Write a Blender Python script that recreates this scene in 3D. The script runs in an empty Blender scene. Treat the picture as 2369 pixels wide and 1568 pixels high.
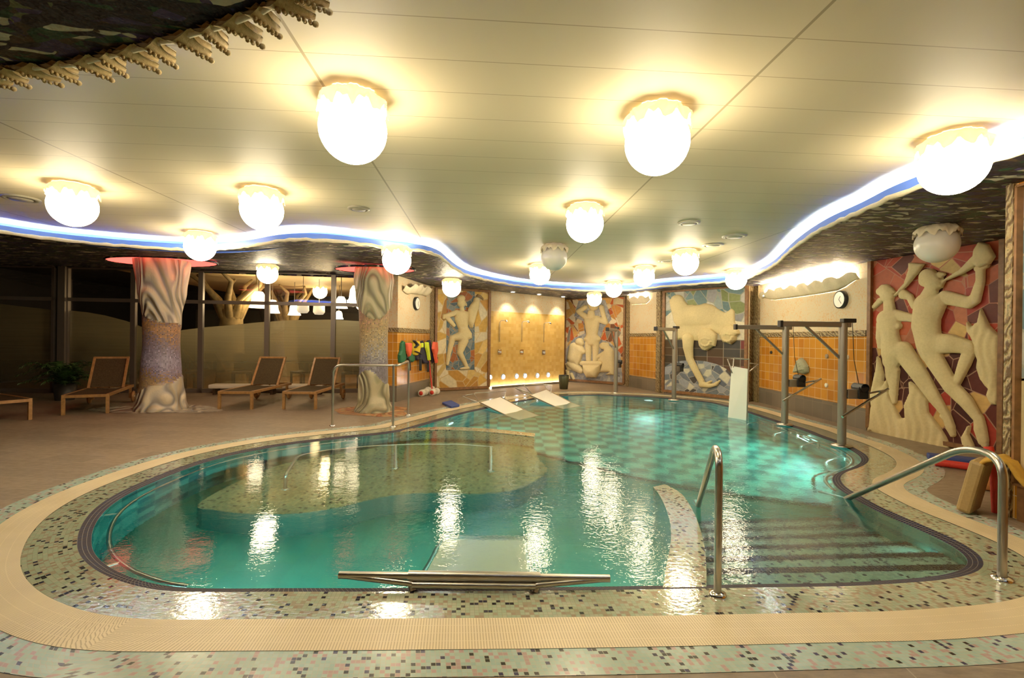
import bpy, math, random
import numpy as np
from mathutils import Vector, Matrix
from mathutils.geometry import delaunay_2d_cdt
random.seed(7); np.random.seed(7)
SC = bpy.context.scene
COL = SC.collection
PI = math.pi
# ---------------------------------------------------------------- camera and measuring
F, ROLL, EYE = 1119.0, 0.0125, 1.44           # focal length in pixels of the 2369 frame, camera roll, eye height
ZW = -0.018                                    # water level
ZS, ZC = 2.79, 2.96                            # soffit and ceiling heights
cd = bpy.data.cameras.new('camera'); cam = bpy.data.objects.new('camera', cd); COL.objects.link(cam)
ca, sa = math.cos(ROLL), math.sin(ROLL)
cam.matrix_world = Matrix(((ca, -sa, 0, 0), (0, 0, -1, 0), (sa, ca, 0, EYE), (0, 0, 0, 1)))
cd.sensor_width = 36; cd.lens = F / 2369 * 36; cd.clip_start = 0.05; cd.clip_end = 100
SC.camera = cam

def uvp(px, py):
    dx, dy = px - 1184.5, py - 784.0
    return dx * ca + dy * sa, -dx * sa + dy * ca
def P(px, py, z=0.0):                          # measured photo point on a horizontal plane
    u, v = uvp(px, py); Y = (EYE - z) * F / v
    return Vector((u / F * Y, Y, z))
def PY(px, py, Y):                             # measured photo point at a known depth
    u, v = uvp(px, py); return Vector((u / F * Y, Y, EYE - v / F * Y))
def PR(px, py, z):                             # point below the water, seen through its surface
    p = P(px, py, ZW); hl = math.hypot(p.x, p.y); L = math.sqrt(hl * hl + (ZW - EYE) ** 2)
    sr = hl / L / 1.33; t = sr / math.sqrt(1 - sr * sr) * (ZW - z)
    return Vector((p.x + p.x / hl * t, p.y + p.y / hl * t, z))

class Wall:                                    # a vertical plane through two floor points, outward normal to the room
    def __init__(s, A, B):
        s.A = Vector((A[0], A[1], 0)); s.B = Vector((B[0], B[1], 0))
        s.L = (s.B - s.A).length; s.d = (s.B - s.A) / s.L
        s.n = Vector((s.d.y, -s.d.x, 0))
        if s.n.dot(Vector((0.5, 5, 0)) - s.A) < 0: s.n = -s.n
    def at(s, t, z, out=0.0): return s.A + s.d * t + s.n * out + Vector((0, 0, z))
    def px(s, x, y):                           # photo point -> (t, z, depth)
        u, v = uvp(x, y); r = Vector((u / F, 1, -v / F)); o = Vector((0, 0, EYE))
        k = (s.A - o).dot(s.n) / r.dot(s.n); q = o + r * k
        return (q - s.A).dot(s.d), q.z, q.y

# ---------------------------------------------------------------- objects
def tag(o, label=None, cat=None, group=None, kind=None):
    if label: o['label'] = label
    if cat: o['category'] = cat
    if group: o['group'] = group
    if kind: o['kind'] = kind
    return o
def thing(name, label, cat, loc=(0, 0, 0), rz=0.0, group=None):
    o = bpy.data.objects.new(name, None); COL.objects.link(o)
    o.location = loc; o.rotation_euler = (0, 0, rz); o.empty_display_size = 0.1
    return tag(o, label, cat, group)
class MB:
    def __init__(s): s.v = []; s.f = []; s.uv = []; s.m = []; s.s = []
    def add(s, vs, fs, uvs=None, m=0, smooth=False):
        b = len(s.v); s.v += [tuple(p) for p in vs]
        for i, f in enumerate(fs):
            s.f.append([b + k for k in f]); s.m.append(m); s.s.append(smooth)
            s.uv.append([uvs[k] for k in f] if uvs else [(vs[k][0], vs[k][1]) for k in f])
        return s
    def quad(s, a, b, c, d, uvs=None, m=0):
        return s.add([a, b, c, d], [(0, 1, 2, 3)], uvs, m)
    def box(s, c, d, m=0, rot=None, taper=1.0):
        x, y, z = d[0] / 2, d[1] / 2, d[2] / 2
        vs = [Vector((i * x * (taper if k < 0 else 1), j * y * (taper if k < 0 else 1), k * z)) for k in (-1, 1) for j in (-1, 1) for i in (-1, 1)]
        if rot is not None: vs = [rot @ p for p in vs]
        vs = [p + Vector(c) for p in vs]
        return s.add(vs, [(0, 2, 3, 1), (4, 5, 7, 6), (0, 1, 5, 4), (2, 6, 7, 3), (0, 4, 6, 2), (1, 3, 7, 5)], None, m)
    def bar(s, a, b, w, h, m=0, up=(0, 0, 1)):
        a, b = Vector(a), Vector(b); d = (b - a); L = d.length; d.normalize()
        u = Vector(up); x = d.cross(u)
        if x.length < 1e-4: x = d.cross(Vector((1, 0, 0)))
        x.normalize(); u = x.cross(d)
        R = Matrix((x, d, u)).transposed()
        return s.box((a + b) / 2, (w, L, h), m, R)
    def tube(s, pts, r, n=10, m=0, closed=False, cap=True):
        pts = [Vector(p) for p in pts]; N = len(pts); rr = r if isinstance(r, (list, tuple)) else [r] * N
        vs = []; ref = None; al = 0; uvs = []
        for i, p in enumerate(pts):
            t = (pts[(i + 1) % N] - pts[i - 1]) if closed else (pts[min(i + 1, N - 1)] - pts[max(i - 1, 0)])
            t.normalize()
            if ref is None:
                ref = Vector((0, 0, 1)) if abs(t.z) < 0.9 else Vector((1, 0, 0))
            ref = ref - t * ref.dot(t); ref.normalize(); b = t.cross(ref)
            if i: al += (p - pts[i - 1]).length
            for k in range(n):
                a = 2 * PI * k / n
                vs.append(p + (ref * math.cos(a) + b * math.sin(a)) * rr[i]); uvs.append((al, k / n))
        fs = []
        for i in range(N if closed else N - 1):
            j = (i + 1) % N
            for k in range(n):
                l = (k + 1) % n
                fs.append((i * n + k, i * n + l, j * n + l, j * n + k))
        s.add(vs, fs, uvs, m, True)
        if cap and not closed:
            s.add(vs[:n], [tuple(range(n))[::-1]], None, m); s.add(vs[-n:], [tuple(range(n))], None, m)
        return s
    def lathe(s, prof, n=32, c=(0, 0, 0), m=0, smooth=True, axis=None, uvk=None):
        c = Vector(c); vs = []; uvs = []
        R = None
        if axis is not None: R = Vector((0, 0, 1)).rotation_difference(Vector(axis)).to_matrix()
        for (r, z) in prof:
            for k in range(n):
                a = 2 * PI * k / n; p = Vector((r * math.cos(a), r * math.sin(a), z))
                vs.append(c + (R @ p if R else p)); uvs.append((k / n * (uvk or 1), z))
        fs = []
        for i in range(len(prof) - 1):
            for k in range(n):
                l = (k + 1) % n
                fs.append((i * n + k, i * n + l, (i + 1) * n + l, (i + 1) * n + k))
        return s.add(vs, fs, uvs, m, smooth)
    def build(s, name, mats, parent=None, bevel=0.0, ws=False):
        me = bpy.data.meshes.new(name); me.from_pydata(s.v, [], s.f); me.update()
        ul = me.uv_layers.new(name='UVMap'); flat = [c for f in s.uv for q in f for c in (q[0], q[1])]
        ul.data.foreach_set('uv', flat)
        for mt in (mats if isinstance(mats, (list, tuple)) else [mats]): me.materials.append(mt)
        me.polygons.foreach_set('material_index', s.m); me.polygons.foreach_set('use_smooth', s.s)
        o = bpy.data.objects.new(name, me); COL.objects.link(o)
        if parent is not None:
            o.parent = parent
            if ws:                             # the vertices are in world space: keep them there
                o.matrix_parent_inverse = pmat(parent).inverted()
        if bevel:
            b = o.modifiers.new('bevel', 'BEVEL'); b.width = bevel; b.segments = 2; b.limit_method = 'ANGLE'
        return o
def pmat(o):
    M = Matrix.Translation(o.location) @ o.rotation_euler.to_matrix().to_4x4()
    return pmat(o.parent) @ o.matrix_parent_inverse @ M if o.parent else M
def copy_tree(o, parent=None):
    c = o.copy(); COL.objects.link(c)
    if parent is not None: c.parent = parent
    for ch in list(o.children): copy_tree(ch, c)
    return c
def fillet(pts, r, n=6, closed=False):
    pts = [Vector(p) for p in pts]; out = []; N = len(pts)
    for i, p in enumerate(pts):
        if not closed and i in (0, N - 1): out.append(p); continue
        a, b = pts[i - 1] - p, pts[(i + 1) % N] - p
        k = min(r, a.length * .48, b.length * .48); a = p + a.normalized() * k; b = p + b.normalized() * k
        for j in range(n + 1):
            t = j / n; out.append(a * (1 - t) ** 2 + p * 2 * t * (1 - t) + b * t * t)
    return out
# ---------------------------------------------------------------- plan curves
def catmull(pts, step=0.05, closed=True):
    pts = [Vector((p[0], p[1])) for p in pts]; N = len(pts); out = []
    for i in range(N if closed else N - 1):
        g = (lambda k: pts[k % N]) if closed else (lambda k: pts[max(0, min(N - 1, k))])
        p0, p1, p2, p3 = g(i - 1), g(i), g(i + 1), g(i + 2)
        n = max(1, int((p2 - p1).length / step + .5))
        for j in range(n):
            t = j / n
            out.append(((2 * p1) + (p2 - p0) * t + (2 * p0 - 5 * p1 + 4 * p2 - p3) * t * t + (3 * p1 - p0 - 3 * p2 + p3) * t ** 3) * .5)
    if not closed: out.append(pts[-1])
    return out
def resample(pts, step, closed=True):
    pts = [Vector(p) for p in pts]; q = pts + ([pts[0]] if closed else []); acc = [0]
    for a, b in zip(q, q[1:]): acc.append(acc[-1] + (b - a).length)
    n = max(3, int(acc[-1] / step)); out = []; j = 0
    for i in range(n if closed else n + 1):
        t = acc[-1] * i / n
        while j < len(q) - 2 and acc[j + 1] < t: j += 1
        k = (t - acc[j]) / max(1e-9, acc[j + 1] - acc[j]); out.append(q[j].lerp(q[j + 1], k))
    return out
def smooth(pts, it=3):
    for _ in range(it):
        N = len(pts); pts = [pts[i] * .5 + (pts[i - 1] + pts[(i + 1) % N]) * .25 for i in range(N)]
    return pts
def area(pts): return .5 * sum(pts[i - 1].x * pts[i].y - pts[i].x * pts[i - 1].y for i in range(len(pts)))
def distpoly(Q, pts):                          # distance of the points Q to the closed polyline pts
    A = np.array([(p.x, p.y) for p in pts]); B = np.roll(A, -1, 0); D = B - A; L2 = (D ** 2).sum(1) + 1e-12
    q = np.array([(p.x, p.y) for p in Q]); r = np.empty(len(q))
    for i, p in enumerate(q):
        t = np.clip(((p - A) * D).sum(1) / L2, 0, 1); r[i] = np.sqrt((((A + D * t[:, None]) - p) ** 2).sum(1)).min()
    return r
def offset(pts, d, sm=3, step=0.05):           # outward for d > 0 on a counter-clockwise curve
    N = len(pts); out = []
    for i in range(N):
        t = pts[(i + 1) % N] - pts[i - 1]; n = Vector((t.y, -t.x)); n.normalize(); out.append(pts[i] + n * d)
    ds = distpoly(out, pts); out = [p for p, k in zip(out, ds) if k > abs(d) * .985]
    return smooth(resample(out, step), sm)
def inside(pts, poly):
    A = np.array([(p[0], p[1]) for p in poly]); B = np.roll(A, -1, 0); q = np.asarray(pts, float); r = np.zeros(len(q), bool)
    for a, b in zip(A, B):
        if a[1] == b[1]: continue
        c = (a[1] > q[:, 1]) != (b[1] > q[:, 1])
        r ^= c & (q[:, 0] < (b[0] - a[0]) * (q[:, 1] - a[1]) / (b[1] - a[1]) + a[0])
    return r
def region(mb, outer, holes=(), extra=(), keep=None, sp=None, zf=lambda x, y: 0.0, m=0, sm=False, uvs=1.0):
    V = []; E = []
    def loop(l, closed=True):
        b = len(V); n = len(l)
        for p in l: V.append(Vector((p[0], p[1])))
        for i in range(n if closed else n - 1): E.append((b + i, b + (i + 1) % n))
    loop(outer)
    for h in holes: loop(h)
    for l in extra: loop(l, False)
    if sp:
        xs = [p[0] for p in outer]; ys = [p[1] for p in outer]
        G = [(x, y) for x in np.arange(min(xs), max(xs), sp) for y in np.arange(min(ys), max(ys), sp)]
        k = inside(G, outer)
        for h in holes: k &= ~inside(G, h)
        V += [Vector(g) for g, q in zip(G, k) if q]
    vo, eo, fo, *_ = delaunay_2d_cdt(V, E, [], 0, 1e-5)
    cen = np.array([((vo[f[0]].x + vo[f[1]].x + vo[f[2]].x) / 3, (vo[f[0]].y + vo[f[1]].y + vo[f[2]].y) / 3) for f in fo])
    k = inside(cen, outer)
    for h in holes: k &= ~inside(cen, h)
    if keep is not None: k &= keep(cen)
    vs = [(p.x, p.y, zf(p.x, p.y)) for p in vo]
    mb.add(vs, [tuple(f) for f, q in zip(fo, k) if q], [(p.x * uvs, p.y * uvs) for p in vo], m, sm)
    return mb
def ribbon(mb, A, B, zA, zB, w, m=0, sm=False):   # closed band between two curves, uv = metres along and across
    A = list(A); B = list(B)
    k = min(range(len(B)), key=lambda i: (B[i] - A[0]).length); B = B[k:] + B[:k]
    A.append(A[0]); B.append(B[0]); i = j = 0; s = 0.0
    vs = [(A[0].x, A[0].y, zA), (B[0].x, B[0].y, zB)]; uv = [(0, 0), (0, w)]; ia, ib = 0, 1; fs = []
    while i < len(A) - 1 or j < len(B) - 1:
        if j >= len(B) - 1 or (i < len(A) - 1 and (A[i + 1] - B[j]).length <= (A[i] - B[j + 1]).length):
            i += 1; s += (A[i] - A[i - 1]).length; vs.append((A[i].x, A[i].y, zA)); uv.append((s, 0)); fs.append((ia, len(vs) - 1, ib)); ia = len(vs) - 1
        else:
            j += 1; vs.append((B[j].x, B[j].y, zB)); uv.append((s, w)); fs.append((ia, len(vs) - 1, ib)); ib = len(vs) - 1
    bi = [q for q in range(len(uv)) if uv[q][1] != 0]; sv = np.array([uv[q][0] for q in bi]); K = 15   # even out the outer edge so that slats and tiles keep their pitch
    if len(sv) > 4 * K: pad = np.concatenate([np.full(K, sv[0]), sv, np.full(K, sv[-1])]); sv2 = np.convolve(pad, np.ones(2 * K + 1) / (2 * K + 1), 'valid')
    else: sv2 = sv
    for q, v_ in zip(bi, sv2): uv[q] = (float(v_), uv[q][1])
    mb.add(vs, fs, uv, m, sm); return mb
# ---------------------------------------------------------------- materials
class N:
    def __init__(s, name):
        s.mat = bpy.data.materials.new(name); s.mat.use_nodes = True; s.t = s.mat.node_tree; s.t.nodes.clear()
        s.out = s.t.nodes.new('ShaderNodeOutputMaterial')
    def n(s, ty, ins=None, **kw):
        x = s.t.nodes.new('ShaderNode' + ty)
        for k, v in kw.items(): setattr(x, k, v)
        for k, v in (ins or {}).items(): s.set(x, k, v)
        return x
    def set(s, x, k, v):
        i = x.inputs[k]
        if isinstance(v, bpy.types.NodeSocket): s.t.links.new(v, i)
        elif isinstance(v, bpy.types.Node): s.t.links.new(v.outputs[0], i)
        else:
            if hasattr(i.default_value, '__len__') and not isinstance(v, str) and len(v) == 3 and len(i.default_value) == 4: v = (*v, 1)
            i.default_value = v
    def math(s, op, a, b=None, c=None):
        x = s.n('Math', operation=op)
        for i, v in enumerate((a, b, c)):
            if v is not None: s.set(x, i, v)
        return x.outputs[0]
    def vmath(s, op, a, b=None):
        x = s.n('VectorMath', operation=op); s.set(x, 0, a)
        if b is not None: s.set(x, 1, b)
        return x.outputs[0]
    def mix(s, f, a, b, blend='MIX'):
        x = s.n('Mix', data_type='RGBA', blend_type=blend); s.set(x, 0, f); s.set(x, 6, a); s.set(x, 7, b); return x.outputs[2]
    def ramp(s, f, stops, const=False):
        x = s.n('ValToRGB', {0: f}); r = x.color_ramp; r.interpolation = 'CONSTANT' if const else 'LINEAR'
        while len(r.elements) < len(stops): r.elements.new(.5)
        for e, (p, c) in zip(r.elements, stops): e.position = p; e.color = (*c, 1)
        return x.outputs[0]
    def uv(s): return s.n('TexCoord').outputs['UV']
    def obj(s): return s.n('TexCoord').outputs['Object']
    def noise(s, vec, scale, detail=2.0, rough=.5, dist=0.0, dim='3D'):
        x = s.n('TexNoise', {'Scale': scale, 'Detail': detail, 'Roughness': rough, 'Distortion': dist}, noise_dimensions=dim); s.set(x, 'Vector', vec); return x.outputs['Fac' if 'Fac' in x.outputs else 0]
    def scale(s, vec, k):
        x = s.n('Mapping'); s.set(x, 'Vector', vec); s.set(x, 'Scale', k); return x.outputs[0]
    def bump(s, h, strength=.3, dist=.01):
        return s.n('Bump', {'Strength': strength, 'Distance': dist, 'Height': h}).outputs[0]
    def pbr(s, col, rough=.5, metal=0.0, normal=None, spec=.5, **kw):
        ins = {'Base Color': col, 'Roughness': rough, 'Metallic': metal, 'Specular IOR Level': spec}; ins.update(kw)
        x = s.n('BsdfPrincipled', ins)
        if normal is not None: s.set(x, 'Normal', normal)
        s.t.links.new(x.outputs[0], s.out.inputs[0]); return s.mat
def plain(name, col, rough=.5, metal=0.0, spec=.5, var=0.0, vs=20.0, **kw):
    n = N(name); c = col
    if var:
        f = n.noise(n.obj(), vs, 3)
        c = n.ramp(f, [(.3, tuple(k * (1 - var) for k in col)), (.7, tuple(min(1, k * (1 + var)) for k in col))])
    return n.pbr(c, rough, metal, None, spec, **kw)
def emit(name, col, st):
    n = N(name); e = n.n('Emission', {'Color': col, 'Strength': st}); n.t.links.new(e.outputs[0], n.out.inputs[0]); return n.mat
def tiles(name, size, stops, grout, g=.06, rough=.25, clump=.12, cs=3.0, bump=.15, spec=.5, coat=0.0):
    n = N(name); u = n.vmath('DIVIDE', n.uv(), (size, size, 1)) if not isinstance(size, tuple) else n.vmath('DIVIDE', n.uv(), (*size, 1))
    fl = n.vmath('FLOOR', u); wn = n.n('TexWhiteNoise', {'Vector': fl}, noise_dimensions='2D').outputs[0]
    cl = n.noise(n.vmath('MULTIPLY', fl, (cs * .02, cs * .02, 1)), 3, 2)
    v = n.math('ADD', wn, n.math('MULTIPLY', n.math('SUBTRACT', cl, .5), clump * 2))
    c = n.ramp(v, stops, True)
    fr = n.vmath('ABSOLUTE', n.vmath('SUBTRACT', n.vmath('FRACTION', u), (.5, .5, 0)))
    sx = n.n('SeparateXYZ', {0: fr}); mx = n.math('MAXIMUM', sx.outputs[0], sx.outputs[1])
    gm = n.math('GREATER_THAN', mx, .5 - g)
    c = n.mix(gm, c, grout)
    big = n.noise(n.uv(), 1.3, 3); c = n.mix(1.0, c, n.ramp(big, [(.3, (.78, .78, .76)), (.7, (1, 1, 1))]), 'MULTIPLY')
    b = n.bump(n.math('SUBTRACT', 1.0, gm), bump, .002)
    if coat: b = n.n('Bump', {'Strength': .22, 'Distance': .006, 'Height': n.noise(n.scale(n.obj(), (1, 1.6, 1)), 26, 3), 'Normal': b}).outputs[0]
    return n.pbr(c, rough, 0, b, spec, **({'Coat Weight': coat, 'Coat Roughness': .05, 'Coat Normal': b} if coat else {}))
def shards(name, scale, stops, grout=(.55, .45, .32), gw=.012, rough=.45, off=(0, 0, 0), tall=1.0, rand=1.0, bump=.25):
    n = N(name); u = n.vmath('ADD', n.vmath('MULTIPLY', n.uv(), (scale, scale * tall, 1)), off)
    k = n.n('TexVoronoi', {'Scale': .36, 'Randomness': 1.0}, voronoi_dimensions='2D'); n.set(k, 'Vector', u); ke = n.n('TexVoronoi', {'Scale': .36, 'Randomness': 1.0}, voronoi_dimensions='2D', feature='DISTANCE_TO_EDGE'); n.set(ke, 'Vector', u)
    kc = n.n('SeparateColor', {0: k.outputs['Color']}); vr = n.n('VectorRotate', {'Angle': n.math('MULTIPLY', kc.outputs[0], 6.28)}, rotation_type='Z_AXIS'); n.set(vr, 'Vector', u)
    u = n.vmath('ADD', n.vmath('MULTIPLY', vr.outputs[0], (1.25, .72, 1)), n.n('CombineXYZ', {0: n.math('MULTIPLY', kc.outputs[1], 17.0)}).outputs[0])
    a = n.n('TexVoronoi', {'Scale': 1.0, 'Randomness': rand}, voronoi_dimensions='2D'); n.set(a, 'Vector', u)
    e = n.n('TexVoronoi', {'Scale': 1.0, 'Randomness': rand}, voronoi_dimensions='2D', feature='DISTANCE_TO_EDGE'); n.set(e, 'Vector', u)
    s3 = n.n('SeparateColor', {0: a.outputs['Color']})
    c = n.ramp(s3.outputs[0], stops, True)
    c = n.mix(1.0, c, n.ramp(s3.outputs[1], [(0, (.8, .8, .8)), (1, (1.1, 1.08, 1.05))]), 'MULTIPLY')
    c = n.mix(.35, c, n.mix(1.0, c, n.ramp(n.noise(n.uv(), 14, 4), [(.3, (.6, .6, .6)), (.7, (1.2, 1.2, 1.2))]), 'MULTIPLY'))
    gm = n.math('MAXIMUM', n.math('LESS_THAN', e.outputs['Distance'], gw * scale * .8), n.math('LESS_THAN', ke.outputs['Distance'], gw * scale * .3))
    return n.pbr(n.mix(gm, c, grout), rough, 0, n.bump(n.math('SUBTRACT', 1, gm), bump, .004), .18)
steel = plain('brushed_steel', (.52, .49, .44), .28, 1.0)
chrome = plain('chrome', (.75, .73, .7), .12, 1.0)
greymetal = plain('grey_painted_metal', (.34, .30, .25), .42, .75)
white_p = plain('white_plastic', (.78, .74, .64), .35)
black_p = plain('black_plastic', (.012, .012, .013), .4)
def plasterm(name, col, bs=.4, sc=30):
    n = N(name); f = n.noise(n.obj(), sc, 5, .6); g = n.noise(n.obj(), 3, 3)
    c = n.mix(1.0, n.ramp(g, [(.3, tuple(k * .88 for k in col)), (.7, col)]), n.ramp(f, [(.2, (.85, .84, .8)), (.7, (1, 1, 1))]), 'MULTIPLY')
    return n.pbr(c, .75, 0, n.bump(f, bs, .006))
cream_relief = plasterm('cream_relief_plaster', (.74, .60, .32))
cream_plaster = plasterm('cream_plaster', (.78, .68, .48))
# ================================================================ surface materials
mos_in = tiles('wet_border_mosaic', .024, [(0, (.018, .018, .03)), (.055, (.03, .03, .07)), (.085, (.36, .27, .19)), (.2, (.42, .47, .33)), (.45, (.38, .46, .33)), (.7, (.47, .48, .35)), (.9, (.38, .33, .23))], (.34, .33, .23), .05, .09, .10, 14, .1, coat=.6)
mos_out = tiles('outer_border_mosaic', .022, [(0, (.02, .018, .016)), (.05, (.045, .04, .09)), (.085, (.48, .33, .31)), (.27, (.40, .52, .44)), (.55, (.44, .56, .50)), (.8, (.36, .50, .45))], (.5, .48, .38), .05, .22, .09, 10)
mos_band = tiles('dark_rim_tiles', .025, [(0, (.022, .02, .045)), (.5, (.03, .022, .04)), (.8, (.018, .022, .06))], (.27, .24, .21), .05, .55, .05, spec=.06)
mos_step = tiles('step_mosaic', .024, [(0, (.02, .02, .05)), (.10, (.03, .03, .08)), (.14, (.3, .42, .36)), (.5, (.36, .52, .44)), (.8, (.42, .55, .45))], (.3, .42, .36), .05, .3, .12, 12)
mos_bench = tiles('bench_mosaic', .03, [(0, (.05, .08, .06)), (.06, (.2, .26, .14)), (.3, (.24, .34, .2)), (.6, (.3, .36, .2)), (.85, (.2, .28, .18))], (.2, .25, .16), .05, .3, .12, 8)
pool_tile = tiles('teal_pool_tiles', .15, [(0, (.022, .22, .175)), (.5, (.026, .24, .185)), (.8, (.03, .225, .165))], (.03, .20, .155), .02, .3, .02)
wall_tile = tiles('pool_wall_tiles', (.25, .125), [(0, (.07, .36, .34)), (.4, (.14, .50, .46)), (.7, (.04, .26, .29))], (.14, .40, .37), .02, .25, .02)
def checker():
    n = N('checker_pool_tiles'); c = n.n('TexChecker', {'Color1': (.13, .43, .33, 1), 'Color2': (.055, .17, .15, 1), 'Scale': 3.7}); n.set(c, 'Vector', n.scale(n.uv(), (1, 1, 0)))
    return n.pbr(c.outputs[0], .35)
deep_tile = checker()
def grate_m():
    n = N('cream_grating'); s = n.n('SeparateXYZ', {0: n.uv()})
    f = n.math('FRACT', n.math('DIVIDE', s.outputs[0], .014)); h = n.math('ABSOLUTE', n.math('SUBTRACT', f, .5))
    g = n.math('FRACT', n.math('DIVIDE', s.outputs[1], .0625)); k = n.math('ABSOLUTE', n.math('SUBTRACT', g, .5))
    slot = n.math('MULTIPLY', n.math('GREATER_THAN', h, .34), n.math('LESS_THAN', k, .47))
    c = n.mix(slot, (.80, .66, .43), (.50, .38, .22)); b = n.noise(n.uv(), 2.5, 3)
    c = n.mix(1.0, c, n.ramp(b, [(.3, (.84, .82, .78)), (.7, (1, 1, 1))]), 'MULTIPLY')
    return n.pbr(c, .4, 0, n.bump(n.math('SUBTRACT', 1, slot), .4, .003))
grate = grate_m()
def deck_m():
    n = N('brown_stone_deck'); u = n.vmath('DIVIDE', n.n('Mapping', {0: n.uv(), 'Rotation': (0, 0, .12)}).outputs[0], (.6, .3, 1))
    sh = n.n('SeparateXYZ', {0: u}); row = n.math('FLOOR', sh.outputs[1])
    x = n.math('ADD', sh.outputs[0], n.math('MULTIPLY', row, .5))
    fx = n.math('ABSOLUTE', n.math('SUBTRACT', n.math('FRACT', x), .5)); fy = n.math('ABSOLUTE', n.math('SUBTRACT', n.math('FRACT', sh.outputs[1]), .5))
    gm = n.math('MAXIMUM', n.math('GREATER_THAN', fx, .495), n.math('GREATER_THAN', fy, .49))
    cell = n.n('CombineXYZ', {0: n.math('FLOOR', x), 1: row}); w = n.n('TexWhiteNoise', {'Vector': cell.outputs[0]}, noise_dimensions='2D').outputs[0]
    base = n.ramp(n.noise(n.scale(n.uv(), (1, 3, 1)), 9, 6, .65), [(.3, (.17, .12, .08)), (.7, (.30, .225, .155))])
    base = n.mix(1.0, base, n.ramp(w, [(0, (.86, .86, .86)), (1, (1.1, 1.08, 1.05))]), 'MULTIPLY')
    return n.pbr(n.mix(gm, base, (.34, .26, .18)), .5, 0, n.bump(n.noise(n.uv(), 60, 4), .12, .003))
deck_mat = deck_m()
def water_m():
    n = N('pool_water'); o = n.obj()
    w1 = n.noise(n.scale(o, (1.0, 1.5, 1)), 6.0, 2.5, .5, .5); w2 = n.noise(n.scale(o, (1, 1.7, 1)), 34, 2, .5, .3)
    sx = n.n('SeparateXYZ', {0: o}); calm = n.n('MapRange', {0: sx.outputs[0], 1: -2.2, 2: 1.2, 3: .30, 4: 1.0}).outputs[0]
    far = n.n('MapRange', {0: sx.outputs[1], 1: 5.0, 2: 8.5, 3: 1.0, 4: .35}).outputs[0]
    h = n.math('ADD', n.math('MULTIPLY', w1, .6), n.math('MULTIPLY', w2, .25))
    b = n.n('Bump', {'Strength': n.math('MULTIPLY', n.math('MULTIPLY', calm, far), .22), 'Distance': .03, 'Height': h})
    fr = n.n('Fresnel', {'IOR': 1.33, 'Normal': b.outputs[0]})
    r = n.n('BsdfRefraction', {'Color': (.84, 1.0, .96), 'IOR': 1.33, 'Roughness': 0.0, 'Normal': b.outputs[0]})
    g = n.n('BsdfGlossy', {'Color': (1, 1, 1), 'Roughness': .015, 'Normal': b.outputs[0]})
    m = n.n('MixShader', {0: fr, 1: r, 2: g}); n.t.links.new(m.outputs[0], n.out.inputs[0]); return n.mat
water = water_m()
def soffit_m():
    n = N('dark_cave_mosaic'); o = n.obj()
    warp = n.noise(o, 1.6, 3); ov = n.vmath('ADD', n.scale(o, (6.5, 21, 8)), n.n('CombineXYZ', {1: n.math('MULTIPLY', warp, 9.0), 0: n.math('MULTIPLY', warp, 3.0)}))
    v = n.n('TexVoronoi', {'Scale': 1.0}); n.set(v, 'Vector', ov); s = n.n('SeparateColor', {0: v.outputs['Color']})
    cl = n.noise(o, 2.2, 4, .6); k = n.math('ADD', s.outputs[0], n.math('MULTIPLY', n.math('SUBTRACT', cl, .5), .7))
    c = n.ramp(k, [(0, (.007, .006, .013)), (.28, (.035, .024, .085)), (.40, (.045, .028, .014)), (.50, (.012, .05, .024)), (.60, (.012, .009, .02)), (.74, (.12, .14, .07)), (.80, (.05, .035, .12)), (.89, (.52, .48, .36)), (.99, (.05, .03, .015))], True)
    return n.pbr(c, .48, 0, n.bump(n.math('ADD', n.math('MULTIPLY', s.outputs[1], .6), n.noise(o, 14, 3)), .9, .03), .3)
soffit_mat = soffit_m()
def ceiling_m():
    n = N('cream_ceiling_panels'); s = n.n('SeparateXYZ', {0: n.obj()}); X, Y = s.outputs[0], s.outputs[1]
    xa = n.math('DIVIDE', n.math('ADD', n.math('ADD', X, n.math('MULTIPLY', Y, .055)), 1.0), 2.53)
    ya = n.math('DIVIDE', n.math('SUBTRACT', n.math('SUBTRACT', Y, n.math('MULTIPLY', X, .07)), 2.32), .35)
    fx = n.math('ABSOLUTE', n.math('SUBTRACT', n.math('FRACT', n.math('ADD', xa, .5)), .5)); fy = n.math('ABSOLUTE', n.math('SUBTRACT', n.math('FRACT', n.math('ADD', ya, .5)), .5))
    gm = n.math('MAXIMUM', n.math('LESS_THAN', fx, .0035), n.math('LESS_THAN', fy, .008))
    c = n.mix(gm, (.62, .54, .36), (.34, .28, .17))
    return n.pbr(c, .55, 0, n.bump(n.math('SUBTRACT', 1, gm), .3, .004), .15)
ceil_mat = ceiling_m()
orange_tile = tiles('orange_wall_tiles', .19, [(0, (.56, .22, .025)), (.4, (.62, .26, .03)), (.75, (.52, .19, .02))], (.72, .50, .24), .022, .16, .05)
yellow_tile = tiles('yellow_shower_tiles', .10, [(0, (.66, .40, .11)), (.4, (.70, .44, .13)), (.75, (.62, .37, .09))], (.62, .40, .13), .03, .2, .05)
plinth_tile = tiles('grey_plinth_tiles', .3, [(0, (.16, .13, .10)), (.5, (.19, .155, .115))], (.26, .21, .15), .01, .3, .02)
def peach_m():
    n = N('peach_plaster'); f = n.noise(n.obj(), 26, 5, .65); g = n.noise(n.obj(), 4, 3)
    c = n.ramp(n.math('ADD', n.math('MULTIPLY', f, .7), n.math('MULTIPLY', g, .3)), [(.34, (.58, .33, .15)), (.46, (.62, .47, .28)), (.54, (.58, .52, .36)), (.66, (.68, .44, .22))])
    return n.pbr(c, .8, 0, n.bump(f, .6, .01))
peach = peach_m()
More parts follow.
